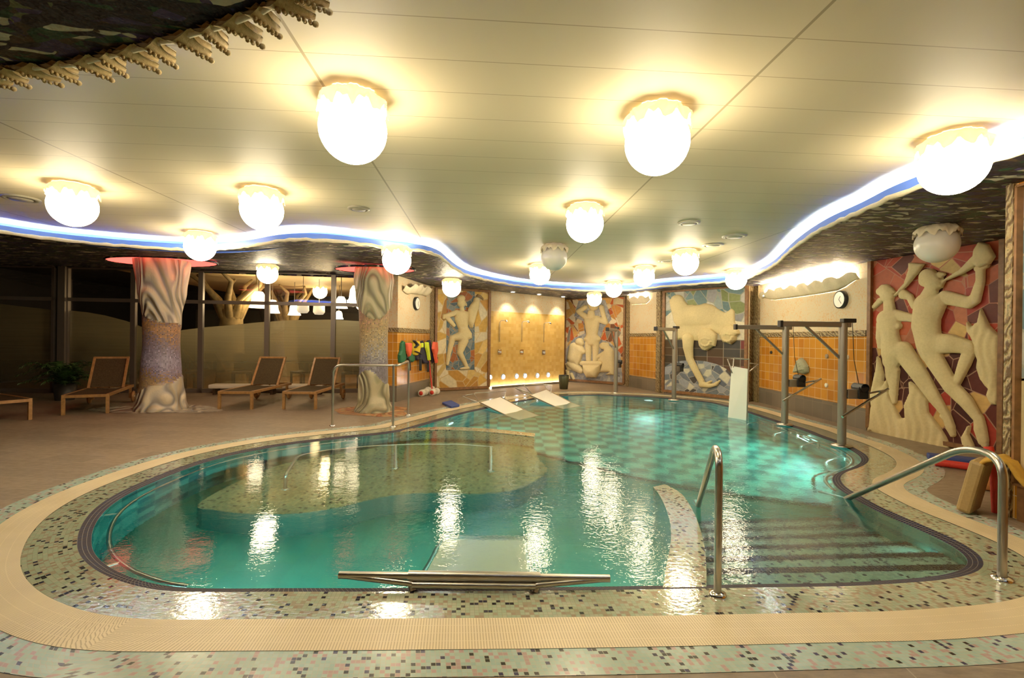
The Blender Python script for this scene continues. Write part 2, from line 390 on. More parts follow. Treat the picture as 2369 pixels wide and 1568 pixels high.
def carved_m():
    n = N('carved_vine_border'); o = n.scale(n.uv(), (1, 1, 1)); w = n.n('TexWave', {'Scale': 5.0, 'Distortion': 9.0, 'Detail': 3.0, 'Detail Scale': 1.5}, bands_direction='DIAGONAL'); n.set(w, 'Vector', o)
    f = n.noise(o, 20, 3); c = n.ramp(n.math('ADD', n.math('MULTIPLY', w.outputs['Fac'], .6), n.math('MULTIPLY', f, .4)), [(.25, (.10, .055, .02)), (.42, (.24, .14, .05)), (.55, (.16, .15, .07)), (.68, (.42, .33, .17)), (.85, (.30, .18, .07))])
    return n.pbr(c, .5, 0, n.bump(w.outputs['Fac'], .5, .02))
carved = carved_m()
wood_frame = plain('brown_wood_frame', (.22, .10, .035), .45, var=.25, vs=14)
# ================================================================ pool plan
rim_px = [(402, 1368), (512, 1370), (650, 1369), (800, 1369), (1000, 1368), (1200, 1367), (1400, 1365), (1600, 1362), (1769, 1359), (1960, 1356), (2088, 1349), (2183, 1341), (2240, 1330), (2268, 1318), (2277, 1305), (2272, 1291), (2258, 1277), (2215, 1251), (2151, 1222), (2088, 1195), (2040, 1174), (2008, 1157), (1986, 1144), (1960, 1129), (1946, 1113), (1946, 1101), (1960, 1091), (1986, 1082), (2005, 1072), (2010, 1062), (2002, 1051), (1979, 1037), (1947, 1022), (1903, 1007), (1865, 992), (1820, 979), (1788, 969), (1745, 955), (1712, 945), (1675, 936), (1640, 929), (1559, 921), (1480, 916), (1432, 914), (1380, 912), (1326, 913), (1262, 917), (1215, 924), (1167, 932), (1116, 943), (1058, 956), (1020, 967), (976, 979), (930, 992), (880, 1000), (800, 1008), (670, 1023), (552, 1043), (453, 1068), (355, 1104), (276, 1139), (221, 1175), (189, 1214), (178, 1253), (185, 1285), (217, 1316), (268, 1341), (335, 1360)]
R0 = smooth(resample(catmull([P(*p) for p in rim_px]), .05), 2)
if area(R0) < 0: R0.reverse()
R1 = offset(R0, -.075, 2); C1 = offset(R0, .27, 4); C2 = offset(R0, .52, 4); D0 = offset(R0, .70, 4)
def struct(name, mb, mats, label=None, **k):
    o = mb.build(name, mats, **k); o['kind'] = 'structure'
    if label: o['label'] = label
    return o
struct('trim_1', ribbon(MB(), R0, C1, 0.002, 0.0, .27), mos_in, 'wet pale green mosaic border around the pool edge')
struct('trim_2', ribbon(MB(), C1, C2, 0.004, 0.004, .25), grate, 'cream overflow grating around the pool')
struct('trim_3', ribbon(MB(), C2, D0, 0.002, 0.002, .18), mos_out, 'outer mosaic band of pale green, pink and black tiles around the pool')
struct('trim_4', ribbon(MB(), R1, R0, ZW + .001, 0.001, .075), mos_band, 'dark blue rim tiles at the water edge')
# room outline on the floor (counter-clockwise)
W_WIN = Wall((-13.5, 11.47), (-2.85, 12.68)); W_PIER = Wall((-2.85, 10.8), (-2.56, 10.8)); W_VEST = Wall((-2.56, 10.8), (-2.14, 12.9))
W_M1 = Wall(P(1003, 905), P(1131, 899)); W_SH = Wall((-.66, 14.05), (1.72, 16.2)); W_M2 = Wall(P(1303, 881), P(1448, 892))
W_O2 = Wall(P(1450, 893), P(1527, 908)); W_M3 = Wall(P(1534, 909), P(1732, 929.5)); W_O3 = Wall((5.93, 11.85), (5.88, 8.02)); W_M4 = Wall(P(2010.7, 996), P(2322, 1060))
outline = [(-13.5, -3), (4.2, -3), (4.2, 4.1), (6.7, 4.4), tuple(W_M4.B.xy), tuple(W_M4.A.xy), (5.9, 8.03), (5.95, 11.85), tuple(W_M3.B.xy), tuple(W_M3.A.xy), tuple(W_O2.B.xy), tuple(W_O2.A.xy), tuple(W_M2.B.xy), tuple(W_M2.A.xy), (1.74, 16.3), (-.66, 14.15), tuple(W_M1.B.xy), tuple(W_M1.A.xy), (-2.14, 12.9), (-2.56, 10.8), (-2.85, 10.8), (-2.85, 12.68), (-13.5, 11.47)]
struct('floor', region(MB(), outline, [D0]), deck_mat, 'brown stone tile deck around the pool')
# water, basin
w = MB(); region(w, R1, zf=lambda x, y: ZW)
tag(w.build('pool_water', water), 'clear teal pool water with fine ripples', kind='structure')
bp = [PR(*p, -1.1).xy for p in [(1450, 1100), (1600, 1130), (1770, 1155), (1930, 1172)]]
DE = P(1235, 1006, ZW).xy                        # end of the flush divider
bline = [Vector((-2.1, 7.95)), Vector((-1.5, 7.62)), DE] + bp + [Vector((4.1, 5.0))]
deepbox = [tuple(p) for p in bline] + [(9, 5), (9, 16), (-3, 16), (-3, 7.95)]
def yline(x):
    for a, b in zip(bline, bline[1:]):
        if a.x <= x <= b.x: return a.y + (b.y - a.y) * (x - a.x) / (b.x - a.x)
    return 5.0 if x > 4 else 7.9
pf = MB(); region(pf, R1, extra=[bline], keep=lambda c: ~inside(c, deepbox), zf=lambda x, y: -1.1)
struct('floor_shallow', pf, pool_tile, 'plain teal tiled floor of the shallow pool')
pf = MB(); region(pf, R1, extra=[bline], keep=lambda c: inside(c, deepbox), sp=.5, zf=lambda x, y: -1.14 - .09 * max(0, y - yline(x)))
struct('floor_deep', pf, deep_tile, 'checkered tile floor of the deep pool')
pw = MB(); ribbon(pw, R1, R1, -1.9, ZW + .001, 1.9); struct('wall_pool', pw, wall_tile, 'tiled inner wall of the pool')
ed = MB()
for a, b in zip(bline[2:], bline[3:]):
    ed.bar((*a, -1.1), (*b, -1.1), .07, .05)
for a, b in zip(bline, bline[1:]): ed.quad((*a, -1.1), (*b, -1.1), (*b, -1.2), (*a, -1.2))
struct('trim_5', ed, mos_band, 'dark tiled edge between shallow and deep floor')
# flush divider wall on the left and the curved divider beside the steps
def slabwall(name, left, right, ztop, zbot, mt, label):
    mb = MB(); poly = list(left) + list(right)[::-1]; n = len(poly); nl = len(left)
    for i in range(nl - 1):
        a, b, c, d = left[i], left[i + 1], right[i + 1], right[i]
        mb.quad((*a, ztop), (*d, ztop), (*c, ztop), (*b, ztop))
    acc = 0
    for i in range(n):
        a, b = poly[i], poly[(i + 1) % n]; L = (Vector(b) - Vector(a)).length
        mb.quad((*a, ztop), (*b, ztop), (*b, zbot), (*a, zbot), [(acc, 0), (acc + L, 0), (acc + L, zbot), (acc, zbot)]); acc += L
    return struct(name, mb, mt, label)
fr_ = resample(catmull([P(*p, ZW).xy for p in [(925, 1000), (1000, 995), (1060, 996), (1130, 1000), (1190, 1006), (1236, 1011)]], .1, False), .12, False)
bk_ = [p + Vector((.03, .26)) for p in fr_]
slabwall('trim_6', fr_, bk_, ZW + .008, -1.3, [mos_in], 'low mosaic divider wall flush with the water between the two pools')
lf = resample(catmull([P(*p, ZW + .01).xy for p in [(1533, 1362), (1541, 1310), (1552, 1250), (1548, 1195), (1526, 1145), (1511, 1126)]], .1, False), .1, False)
rt = catmull([P(*p, ZW + .01).xy for p in [(1634, 1362), (1634, 1310), (1626, 1245), (1605, 1185), (1575, 1140), (1538, 1120)]], .1, False)
L_ = [0]
for a, b in zip(rt, rt[1:]): L_.append(L_[-1] + (b - a).length)
rt2 = []
for i in range(len(lf)):
    t = L_[-1] * i / (len(lf) - 1); j = 0
    while j < len(L_) - 2 and L_[j + 1] < t: j += 1
    rt2.append(rt[j].lerp(rt[j + 1], (t - L_[j]) / (L_[j + 1] - L_[j])))
slabwall('trim_7', lf, rt2, ZW + .010, -1.1, [mos_in], 'curved mosaic divider wall between the entry steps and the pool')
mid = [(a + b) / 2 for a, b in zip(lf, rt2)]
def xmid(y):
    for a, b in zip(mid, mid[1:]):
        if a.y <= y <= b.y: return a.x + (b.x - a.x) * (y - a.y) / (b.y - a.y)
    return mid[0].x if y < mid[0].y else mid[-1].x
st = MB(); sn = MB()
yy = [2.7] + [3.25 + .3 * k for k in range(6)]
for k in range(6):
    z = -.15 * (k + 1); y0, y1 = yy[k], yy[k + 1]; sl = .05; xl0, xl1 = xmid(y0) - .0, xmid(y1); xr = 3.6
    Y = lambda y, x: y + sl * (x - 2)
    a, b, c, d = (xl0, Y(y0, xl0), z), (xr, Y(y0, xr), z), (xr, Y(y1, xr), z), (xl1, Y(y1, xl1), z)
    st.quad(a, b, c, d); e, f = (xr, c[1], z - .15 if k < 5 else -1.1), (xl1, d[1], z - .15 if k < 5 else -1.1)
    st.quad(d, c, e, f, [(0, 0), (xr - xl1, 0), (xr - xl1, -.15), (0, -.15)])
    sn.quad((d[0], d[1] - .075, z + .004), (c[0], c[1] - .075, z + .004), (c[0], c[1] + .004, z + .004), (d[0], d[1] + .004, z + .004))
    sn.quad((d[0], d[1] + .004, z + .004), (c[0], c[1] + .004, z + .004), (c[0], c[1] + .004, z - .03), (d[0], d[1] + .004, z - .03), [(0, 0), (xr - xl1, 0), (xr - xl1, -.034), (0, -.034)])
struct('pool_steps', st, mos_step, 'pale green mosaic steps leading down into the pool')
struct('trim_8', sn, mos_band, 'dark blue tiled nosings on the pool steps')
bn = [PR(*p, -.6).xy for p in [(465, 1160), (500, 1180), (620, 1190), (750, 1180), (900, 1147), (1010, 1140), (1100, 1142), (1200, 1130), (1265, 1090), (1245, 1062)]] + [Vector((.2, 7.2)), Vector((-1.3, 7.4)), Vector((-2.2, 6.75)), Vector((-2.9, 6.0))]
bn = resample(catmull(bn, .08), .08)
if area(bn) < 0: bn.reverse()
bm = MB(); region(bm, bn, zf=lambda x, y: -.6); ribbon(bm, bn, bn, -1.1, -.6, .5, 1)
struct('trim_9', bm, [mos_bench, plain('dark_teal_tile', (.012, .10, .075), .5)], 'submerged green mosaic bench platform in the shallow pool')
# ================================================================ walls
def wallseg(name, W, bands, label, ext=0.0, z1=3.25):
    mb = MB(); mats = []
    for (za, zb, mt) in bands:
        if mt not in mats: mats.append(mt)
        zb = z1 if zb is None else zb
        mb.quad(W.at(-ext, za), W.at(W.L + ext, za), W.at(W.L + ext, zb), W.at(-ext, zb), [(0, za), (W.L + 2 * ext, za), (W.L + 2 * ext, zb), (0, zb)], mats.index(mt))
    return struct(name, mb, mats, label)
OB = [(0, .36, plinth_tile), (.36, 1.60, orange_tile), (1.60, None, peach)]
wallseg('wall_pier', W_PIER, OB, 'narrow end of the orange tiled pier')
wallseg('wall_pier_side', Wall((-2.85, 12.68), (-2.85, 10.8)), OB, 'window side of the orange tiled pier')
wallseg('wall_left_back', W_VEST, OB, 'orange tiled wall carrying the life vests')
wallseg('wall_mural_left', W_M1, [(0, None, peach)], 'wall behind the jug mural')
wallseg('wall_shower', W_SH, [(0, 2.25, yellow_tile), (2.25, None, peach)], 'yellow tiled shower wall', .05)
wallseg('wall_back', W_M2, [(0, None, peach)], 'wall behind the washing mural')
wallseg('wall_back_right', W_O2, OB, 'narrow orange tiled wall between two murals')
wallseg('wall_mural_right', W_M3, [(0, None, peach)], 'wall behind the drinking boys mural')
wallseg('wall_right', W_O3, OB, 'long orange tiled wall on the right', .02)
wallseg('wall_right_front', W_M4, [(0, None, peach)], 'wall behind the trumpeter mural')
wallseg('wall_recess', Wall((6.7, 4.4), tuple(W_M4.B.xy)), [(0, None, peach)], 'recess wall')
wallseg('wall_recess_front', Wall((4.2, 4.1), (6.7, 4.4)), [(0, None, orange_tile)], 'recess return wall')
W_N = Wall((4.2, -3), (4.2, 4.1))
wallseg('wall_right_near', W_N, [(0, None, orange_tile)], 'near orange tiled pier at the right')
wallseg('wall_rear', Wall((-13.5, -3), (4.2, -3)), [(0, None, peach)], 'rear wall')
dark_wall = plain('dark_wall', (.03, .025, .022), .6)
wallseg('wall_left', Wall((-13.5, -3), (-13.5, 11.47)), [(0, None, dark_wall)], 'dark left wall')
# wall returns at the corners that do not meet
for i, (a, b) in enumerate([(tuple(W_M1.B.xy), (-.66, 14.05)), ((-2.14, 12.9), tuple(W_M1.A.xy)), ((1.72, 16.2), tuple(W_M2.A.xy)), (tuple(W_M2.B.xy), tuple(W_O2.A.xy)), (tuple(W_O2.B.xy), tuple(W_M3.A.xy)), (tuple(W_M3.B.xy), (5.93, 11.85)), ((5.88, 8.02), tuple(W_M4.A.xy))]):
    wallseg('wall_return_%d' % (i + 1), Wall(a, b), [(0, None, carved)], 'wall return at a corner')
# carved borders: vertical pilasters and the horizontal strip over the tiles
tn = 10
def trimbox(W, t0, t1, z0, z1, out, mt, label):
    global tn
    mb = MB(); a, b, c, d = W.at(t0, z0, out), W.at(t1, z0, out), W.at(t1, z1, out), W.at(t0, z1, out)
    e, f, g, h = W.at(t0, z0, -.01), W.at(t1, z0, -.01), W.at(t1, z1, -.01), W.at(t0, z1, -.01)
    q = [(t0, z0), (t1, z0), (t1, z1), (t0, z1)]; q = [(x * 2 if abs(t1 - t0) < .5 else z_ * 2, z_ if abs(t1 - t0) < .5 else x) for x, z_ in q]
    mb.quad(a, b, c, d, q)
    for r in ((e, a, d, h), (b, f, g, c), (d, c, g, h), (e, f, b, a)): mb.quad(*r, q)
    struct('trim_%d' % tn, mb, mt, label); tn += 1
for W, t0, t1 in [(W_VEST, W_VEST.L - .16, W_VEST.L + .02), (W_O2, 0, .14), (W_O2, W_O2.L - .16, W_O2.L + .03), (W_O3, 0.0, .28)]:
    trimbox(W, t0, t1, 0, 2.95, .05, carved, 'carved vine pilaster strip on the wall')
trimbox(W_N, W_N.L - .06, W_N.L, 0, 2.95, .03, carved, 'carved vine strip on the corner of the near right pier')
trimbox(W_N, W_N.L - 1.6, W_N.L - .12, .0, .28, .03, wood_frame, 'brown plinth panel on the near right pier')
for W in (W_PIER, W_VEST, W_O2, W_O3):
    trimbox(W, 0, W.L, 1.56, 1.66, .025, carved, 'carved vine strip above the orange tiles')
# ================================================================ ceiling, soffit, cove
sof_px = [(0, 535), (127, 553), (255, 565), (319, 570), (424, 576), (510, 575), (577, 568), (641, 557), (705, 553), (769, 556), (864, 567), (928, 576), (976, 579), (1014, 591), (1036, 608), (1058, 624), (1087, 637), (1135, 649), (1199, 660), (1262, 666), (1358, 671), (1454, 671), (1528, 662), (1600, 657), (1677, 651), (1723, 644), (1783, 618), (1843, 567), (1908, 525), (1990, 489), (2055, 457), (2119, 432), (2210, 400), (2301, 366), (2369, 344)]
op = [P(*p, ZS) for p in sof_px][::-1]
op = [p.xy for p in op] + [Vector(q) for q in [(-7.35, 5.2), (-6.9, 4.25), (-5.6, 3.45), (-4.0, 2.95)]] + [P(*p, ZS).xy for p in [(0, 160), (120, 150), (250, 122), (400, 86), (530, 46), (640, 2)]] + [Vector(q) for q in [(-.55, 1.72), (.3, 1.35), (1.4, .85), (2.7, .7), (3.6, 1.2), (3.85, 2.2)]]
OP = smooth(resample(catmull(op, .06), .06), 3)
if area(OP) < 0: OP.reverse()
cm = MB(); region(cm, offset(OP, .36, 3), zf=lambda x, y: ZC); struct('ceiling', cm, ceil_mat, 'cream panelled ceiling with fine seams over the pool')
def sz(x, y):                                    # the soffit lifts towards the window wall
    k = max(0, min(1, (y - 7.2) / 5.0)) * max(0, min(1, (-2.2 - x) / 1.2)); k = k * k * (3 - 2 * k)
    return ZS + .27 * k + .05 * max(0, min(1, (y - 11.5) / 3))
so = MB(); region(so, outline, [OP], sp=.45, zf=lambda x, y: sz(x, y), sm=True)
struct('ceiling_soffit', so, soffit_mat, 'dark cave-like mosaic soffit framing the pool ceiling')
blue_face = plain('blue_cove_face', (.10, .22, .80), .45)
lipm = MB(); ribbon(lipm, OP, OP, ZS - .005, ZS + .085, .09, sm=True); O2_ = offset(OP, .03, 2); ribbon(lipm, OP, O2_, ZS + .085, ZS + .085, .03); ribbon(lipm, O2_, O2_, ZS, ZS + .085, .09)
sh2 = offset(OP, .34, 3); ribbon(lipm, O2_, sh2, ZS + .01, ZS + .01, .3); ribbon(lipm, sh2, sh2, ZS, ZC, .2)
cove = struct('trim_cove', lipm, blue_face, 'blue cove lip around the ceiling opening')
led = emit('cove_led_white', (.72, .86, 1.0), 85.0)
lm = MB(); a1 = offset(OP, .07, 2); a2 = offset(OP, .12, 2); ribbon(lm, a1, a2, ZS + .04, ZS + .04, .05)
tag(lm.build('cove_light_strip', led), 'bluish white light strip hidden in the ceiling cove', 'light strip')
# rough cream rim below the lip, with leaf teeth at the near left
rimm = MB(); RP = resample(OP, .09); ang = [random.uniform(-1, 1) for _ in RP]
pts = [Vector((p.x, p.y, ZS - .006 + .010 * a)) for p, a in zip(RP, ang)]
rimm.tube(pts, [(.012 if p.y < 3.0 and p.x < 0 else .020) + .008 * random.random() for p in pts], 7, closed=True)
rim_o = struct('trim_cove_rim', rimm, cream_plaster, 'rough cream plaster rim along the cove')
tip_px = [(30, 187), (65, 182), (140, 179), (180, 173), (257, 166), (290, 156), (365, 146), (405, 134), (487, 119), (525, 101), (605, 86), (645, 62), (728, 33), (760, 4)]
gold_pl = plasterm('gilded_plaster_teeth', (.46, .33, .14), .6, 40)
base_px = [(-40, 172), (20, 168), (75, 162), (130, 152), (195, 142), (250, 130), (300, 118), (355, 106), (425, 86), (480, 68), (545, 50), (590, 28), (655, 6), (700, -20)]
def tooth_mb(B, T, Q, w):                         # leaf tooth from the cove edge at B (tangent T) to the tip Q
    mb = MB(); n = 16; vs = []; fs = []; S = Q - B; K = (-1, -.8, -.45, 0, .45, .8, 1)
    for i in range(n + 1):
        t = i / n; wd = w * (1 - t) ** .75 * (1 - .42 * math.sin(PI * min(1, t * 1.05))) + .011
        for s_ in K:
            z = -.030 * (1 - abs(s_)) * (1 - .5 * t) + .010 * (abs(s_) == .8) - .012 * math.sin(PI * t); p = B + S * t + T * (s_ * wd + .35 * w * t * (1 - t)); vs.append((p.x, p.y, ZS - .012 + z))
    m = len(K)
    for i in range(n):
        for k in range(m - 1): fs.append((i * m + k, i * m + k + 1, (i + 1) * m + k + 1, (i + 1) * m + k))
    mb.add(vs, fs, None, 0, True); mb.add([(x, y, z + .03) for x, y, z in vs], [f[::-1] for f in fs], None, 0, True)
    for i in range(13):
        t = .12 + .88 * i / 12; p = B + S * t + T * .35 * w * t * (1 - t); r = .009 if i < 12 else .014
        mb.lathe([(.0005, -r), (r * .8, -r * .6), (r, 0), (r * .8, r * .6), (.0005, r)], 8, (p.x + T.x * .006 * (-1) ** i, p.y + T.y * .006 * (-1) ** i, ZS - .046 - .004 * math.sin(i)))
    return mb
for i, (t, b) in enumerate(zip(tip_px, base_px)):
    q, b_ = P(*t, ZS).xy, P(*b, ZS).xy; k = min(range(len(OP)), key=lambda j: (OP[j] - b_).length); T = OP[(k + 1) % len(OP)] - OP[k - 1]; T.normalize()
    if T.x < 0: T = -T
    nb = Vector((T.y, -T.x)); nb = nb if nb.dot(q - OP[k]) < 0 else -nb
    tooth_mb(OP[k] + nb * .03, T, q, .10 if i % 2 == 0 else .075).build('tooth', gold_pl, rim_o)
# ================================================================ globe lamps
glow = emit('lit_globe_glass', (1.0, .82, .53), 30.0)
dull = plain('opal_glass', (.80, .76, .66), .3)
def crown_mat():
    n = N('translucent_crown_plaster'); d = n.n('BsdfDiffuse', {'Color': (.80, .70, .50)}); t = n.n('BsdfTranslucent', {'Color': (.85, .70, .45)})
    m = n.n('MixShader', {0: .05, 1: d, 2: t}); n.t.links.new(m.outputs[0], n.out.inputs[0]); return n.mat
crown_m = crown_mat()
def globe_mesh(lit):
    mb = MB(); R = .208; prof = [(R * math.cos(a), -.212 + R * math.sin(a)) for a in (1.1, .9, .7, .5, .3, .15)]
    for k in range(0, 11):
        a = PI / 2 * k / 10; prof.append((max(.0005, R * math.cos(a)), -.212 - R * math.sin(a)))
    return mb.lathe(prof, 40)
def crown_mesh():
    mb = MB(); n = 96; rows = []
    for j in range(7):
        t = j / 6
        for k in range(n):
            a = 2 * PI * k / n; sc = .5 + .5 * math.sin(9 * a + .6 * math.sin(3 * a)); lo = -.085 - .055 * sc * sc - .012 * math.sin(23 * a)
            z = -.002 + lo * t; r = .155 + .060 * math.sin(PI * min(1, t * .62)) + .010 * math.sin(9 * a + 5 * t) + .006 * math.sin(27 * a + 9 * t)
            if j >= 5: r = max(r, .208)
            rows.append((r * math.cos(a), r * math.sin(a), z))
    fs = [(j * n + k, j * n + (k + 1) % n, (j + 1) * n + (k + 1) % n, (j + 1) * n + k) for j in range(6) for k in range(n)]
    return mb.add(rows, fs, None, 0, True)
gl_on = globe_mesh(True).build('globe', glow); gl_off = globe_mesh(False).build('globe', dull); cr0 = crown_mesh().build('crown', crown_m)
GL = [((817, 303), 'c', 1, 'large lit globe lamp near the viewer on the left half of the ceiling'),
      ((1520, 333), 'c', 1, 'large lit globe lamp near the viewer beside the right ceiling seam'),
      ((2205, 385), 'c', 1, 'largest lit globe lamp overlapping the right cove light'),
      ((169, 478), 'c', 1, 'lit globe lamp farthest left on the ceiling beside a round vent'),
      ((606, 488), 'c', 1, 'lit globe lamp on the ceiling above the space between the two columns'),
      ((463, 572), 'c', 1, 'lit globe lamp at the cove edge just right of the left column top'),
      ((619, 636), 's', 1, 'lit globe lamp under the dark soffit before the window mullions'),
      ((918, 604), 's', 1, 'lit globe lamp under the dark soffit beside the right column top'),
      ((1045, 667), 's', 1, 'lit globe lamp under the soffit in front of the jug mural'),
      ((1353, 520), 'c', 1, 'lit globe lamp on the middle of the ceiling, third largest of the right half'),
      ((1282, 597), 'c', 0, 'unlit white globe lamp hanging from the middle of the ceiling'),
      ((1249, 636), 'c', 1, 'small lit globe lamp partly behind the unlit ceiling globe'),
      ((1586, 609), 'c', 1, 'lit globe lamp on the ceiling beside the small round vents'),
      ((1490, 641), 'c', 1, 'small lit globe lamp on the ceiling above the right edge of the washing mural'),
      ((1420, 670), 'c', 1, 'small lit globe lamp at the far cove edge above the washing mural'),
      ((1375, 693), 's', 1, 'smallest lit globe lamp hanging in front of the washing mural head'),
      ((1703, 648), 'c', 1, 'lit globe lamp at the cove corner above the drinking boys mural'),
      ((2167, 568), 's', 0, 'unlit white globe lamp under the soffit before the trumpeter mural')]
first = True
for (p, where, lit, lab) in GL:
    if where == 'c': q = P(*p, ZC - .22); q.z = ZC
    else:
        q = P(*p, ZS - .2)
        for _ in range(4): q = P(*p, sz(q.x, q.y) - .22)
        q.z = sz(q.x, q.y) + .004
    t = thing('globe_lamp', lab, 'lamp', q, random.uniform(0, 6), 'globe lamps on the ceiling')
    g, c = (gl_on if lit else gl_off), cr0
    if first: g2, c2 = g, c; first = False
    else: g2, c2 = g.copy(), c.copy(); COL.objects.link(g2); COL.objects.link(c2)
    g2.parent = t; c2.parent = t
    if not lit:
        if g is gl_off and gl_off.parent is None: pass
bpy.data.objects.remove(gl_off) if gl_off.parent is None else None
# round vents and loudspeakers in the ceiling
ventm = plain('ceiling_vent', (.50, .46, .34), .5); ventd = plain('ceiling_speaker_grille', (.30, .27, .19), .6)
for (px, py, w, mt, lab) in [(48, 458, 70, ventd, 'flat round ceiling speaker at the far left'), (830, 482, 50, ventd, 'flat round ceiling speaker left of the middle seam'), (1594, 515, 50, ventm, 'round ceiling vent nearest the viewer on the right half'), (1699, 546, 54, ventm, 'round ceiling vent nearest the right cove'), (1649, 566, 48, ventm, 'round ceiling vent between the globe and the cove vent'), (1540, 603, 34, ventm, 'small round ceiling vent left of a lit globe')]:
    q = P(px, py, ZC); r = w / F * q.y / 2
    t = thing('ceiling_vent', lab, 'vent', (q.x, q.y, ZC), 0, 'round ceiling vents')
    MB().lathe([(r, 0), (r * .98, -.012), (r * .72, -.02), (r * .70, -.006)], 32).build('rim', mt, t)
    MB().lathe([(r * .66, -.004), (r * .6, -.022), (.001, -.024)], 32).build('disc', mt, t)
# red glowing rings around the column heads
def redm():
    n = N('red_light_recess'); e = n.n('Emission', {'Color': (1.0, .045, .02), 'Strength': 1.6}); n.t.links.new(e.outputs[0], n.out.inputs[0]); return n.mat
# ================================================================ window wall
frame_m = plain('bronze_window_frame', (.20, .165, .135), .4, .4)
def glass_m():
    n = N('window_glass'); fr = n.n('Fresnel', {'IOR': 1.52}); k = n.math('ADD', n.math('MULTIPLY', fr, 1.5), .03)
    a = n.n('BsdfTransparent', {'Color': (.86, .86, .80)}); g = n.n('BsdfGlossy', {'Roughness': .01, 'Color': (1, 1, 1)})
    m = n.n('MixShader', {0: k, 1: a, 2: g}); n.t.links.new(m.outputs[0], n.out.inputs[0]); return n.mat
glass = glass_m()
def film_m():
    n = N('frosted_film'); s = n.n('SeparateXYZ', {0: n.obj()})
    st = n.noise(n.scale(n.obj(), (.25, .25, 14)), 3, 3); c = n.ramp(st, [(.35, (.20, .165, .095)), (.65, (.30, .255, .15))])
    a = n.n('BsdfTransparent', {'Color': (.8, .78, .66)}); t = n.n('BsdfTranslucent', {'Color': (.5, .46, .3)}); d = n.n('BsdfDiffuse', {'Color': c})
    g = n.n('BsdfGlossy', {'Roughness': .22, 'Color': (.9, .85, .7)})
    up = n.n('MapRange', {0: s.outputs[2], 1: .1, 2: 1.5, 3: .80, 4: .14}).outputs[0]
    m1 = n.n('MixShader', {0: .5, 1: t, 2: d}); m2 = n.n('MixShader', {0: up, 1: m1, 2: a}); m3 = n.n('MixShader', {0: .12, 1: m2, 2: g})
    n.t.links.new(m3.outputs[0], n.out.inputs[0]); return n.mat
film = film_m()
WT = 3.08
tpx = lambda x, y=760: W_WIN.px(x, y)[0]
mull = [0.05, tpx(-60), tpx(127), tpx(154), tpx(309), tpx(465), tpx(618), tpx(771), W_WIN.L - .04]
ztr = 2.27
film_px = [(-400, 690), (-200, 697), (-60, 700), (0, 703), (115, 716), (160, 718), (200, 722), (240, 729), (290, 742), (330, 757), (400, 766), (470, 757), (520, 753), (600, 745), (680, 740), (770, 739), (850, 744), (920, 752)]
ft = [W_WIN.px(*p)[:2] for p in film_px]
def fz(t):
    for (a, za), (b, zb) in zip(ft, ft[1:]):
        if a <= t <= b:
            k = (t - a) / (b - a); return za + (zb - za) * k
    return ft[0][1] if t < ft[0][0] else ft[-1][1]
wn = 1
for i in range(len(mull) - 1):
    t0, t1 = mull[i], mull[i + 1]
    if i == 2: continue                         # the solid corner post
    root = thing('window_%d' % wn, 'tall window pane %s in a bronze frame with wavy frosted film' % ['far left', 'beside the dark gap', 'before the fern', 'behind the left column', 'left of the middle lounger', 'behind the two right loungers', 'beside the right column'][wn - 1], 'window', (0, 0, 0)); root['kind'] = 'structure'; wn += 1
    f = MB(); m = .055
    for tt in (t0, t1):
        f.bar(W_WIN.at(tt + (m / 2 if tt == t0 else -m / 2), 0), W_WIN.at(tt + (m / 2 if tt == t0 else -m / 2), WT), m, .09, up=W_WIN.n)
    for zz, hh in ((.05, .10), (ztr, .085), (WT - .03, .06)):
        f.bar(W_WIN.at(t0, zz), W_WIN.at(t1, zz), .09, hh)
    f.build('window_frame', frame_m, root)
    g = MB(); g.quad(W_WIN.at(t0 + .04, .08, -.01), W_WIN.at(t1 - .04, .08, -.01), W_WIN.at(t1 - .04, WT, -.01), W_WIN.at(t0 + .04, WT, -.01)); g.build('glass_pane', glass, root)
    if not (tpx(127) - .02 < t0 < tpx(127) + .02):
        fm = MB(); k = 20; vs = []
        for j in range(k + 1):
            t = t0 + .05 + (t1 - t0 - .1) * j / k; vs += [W_WIN.at(t, .10, -.03), W_WIN.at(t, min(ztr - .05, fz(t)), -.03)]
        fm.add(vs, [(2 * j, 2 * j + 2, 2 * j + 3, 2 * j + 1) for j in range(k)]); fm.build('frosted_film', film, root)
pm = MB(); pm.bar(W_WIN.at(tpx(154) - .05, 0, .05), W_WIN.at(tpx(154) - .05, WT, .05), .16, .12, up=W_WIN.n); struct('trim_60', pm, frame_m, 'wide bronze corner post of the window wall')
pm = MB(); pm.bar(W_WIN.at(tpx(136), 0, -.1), W_WIN.at(tpx(136), WT, -.1), .22, .1, up=W_WIN.n); struct('trim_61', pm, black_p, 'dark gap beside the corner post')
hd = MB(); hd.bar(W_WIN.at(-.1, WT + .12), W_WIN.at(W_WIN.L + .05, WT + .12), .12, .3); struct('trim_62', hd, dark_wall, 'dark head above the windows')
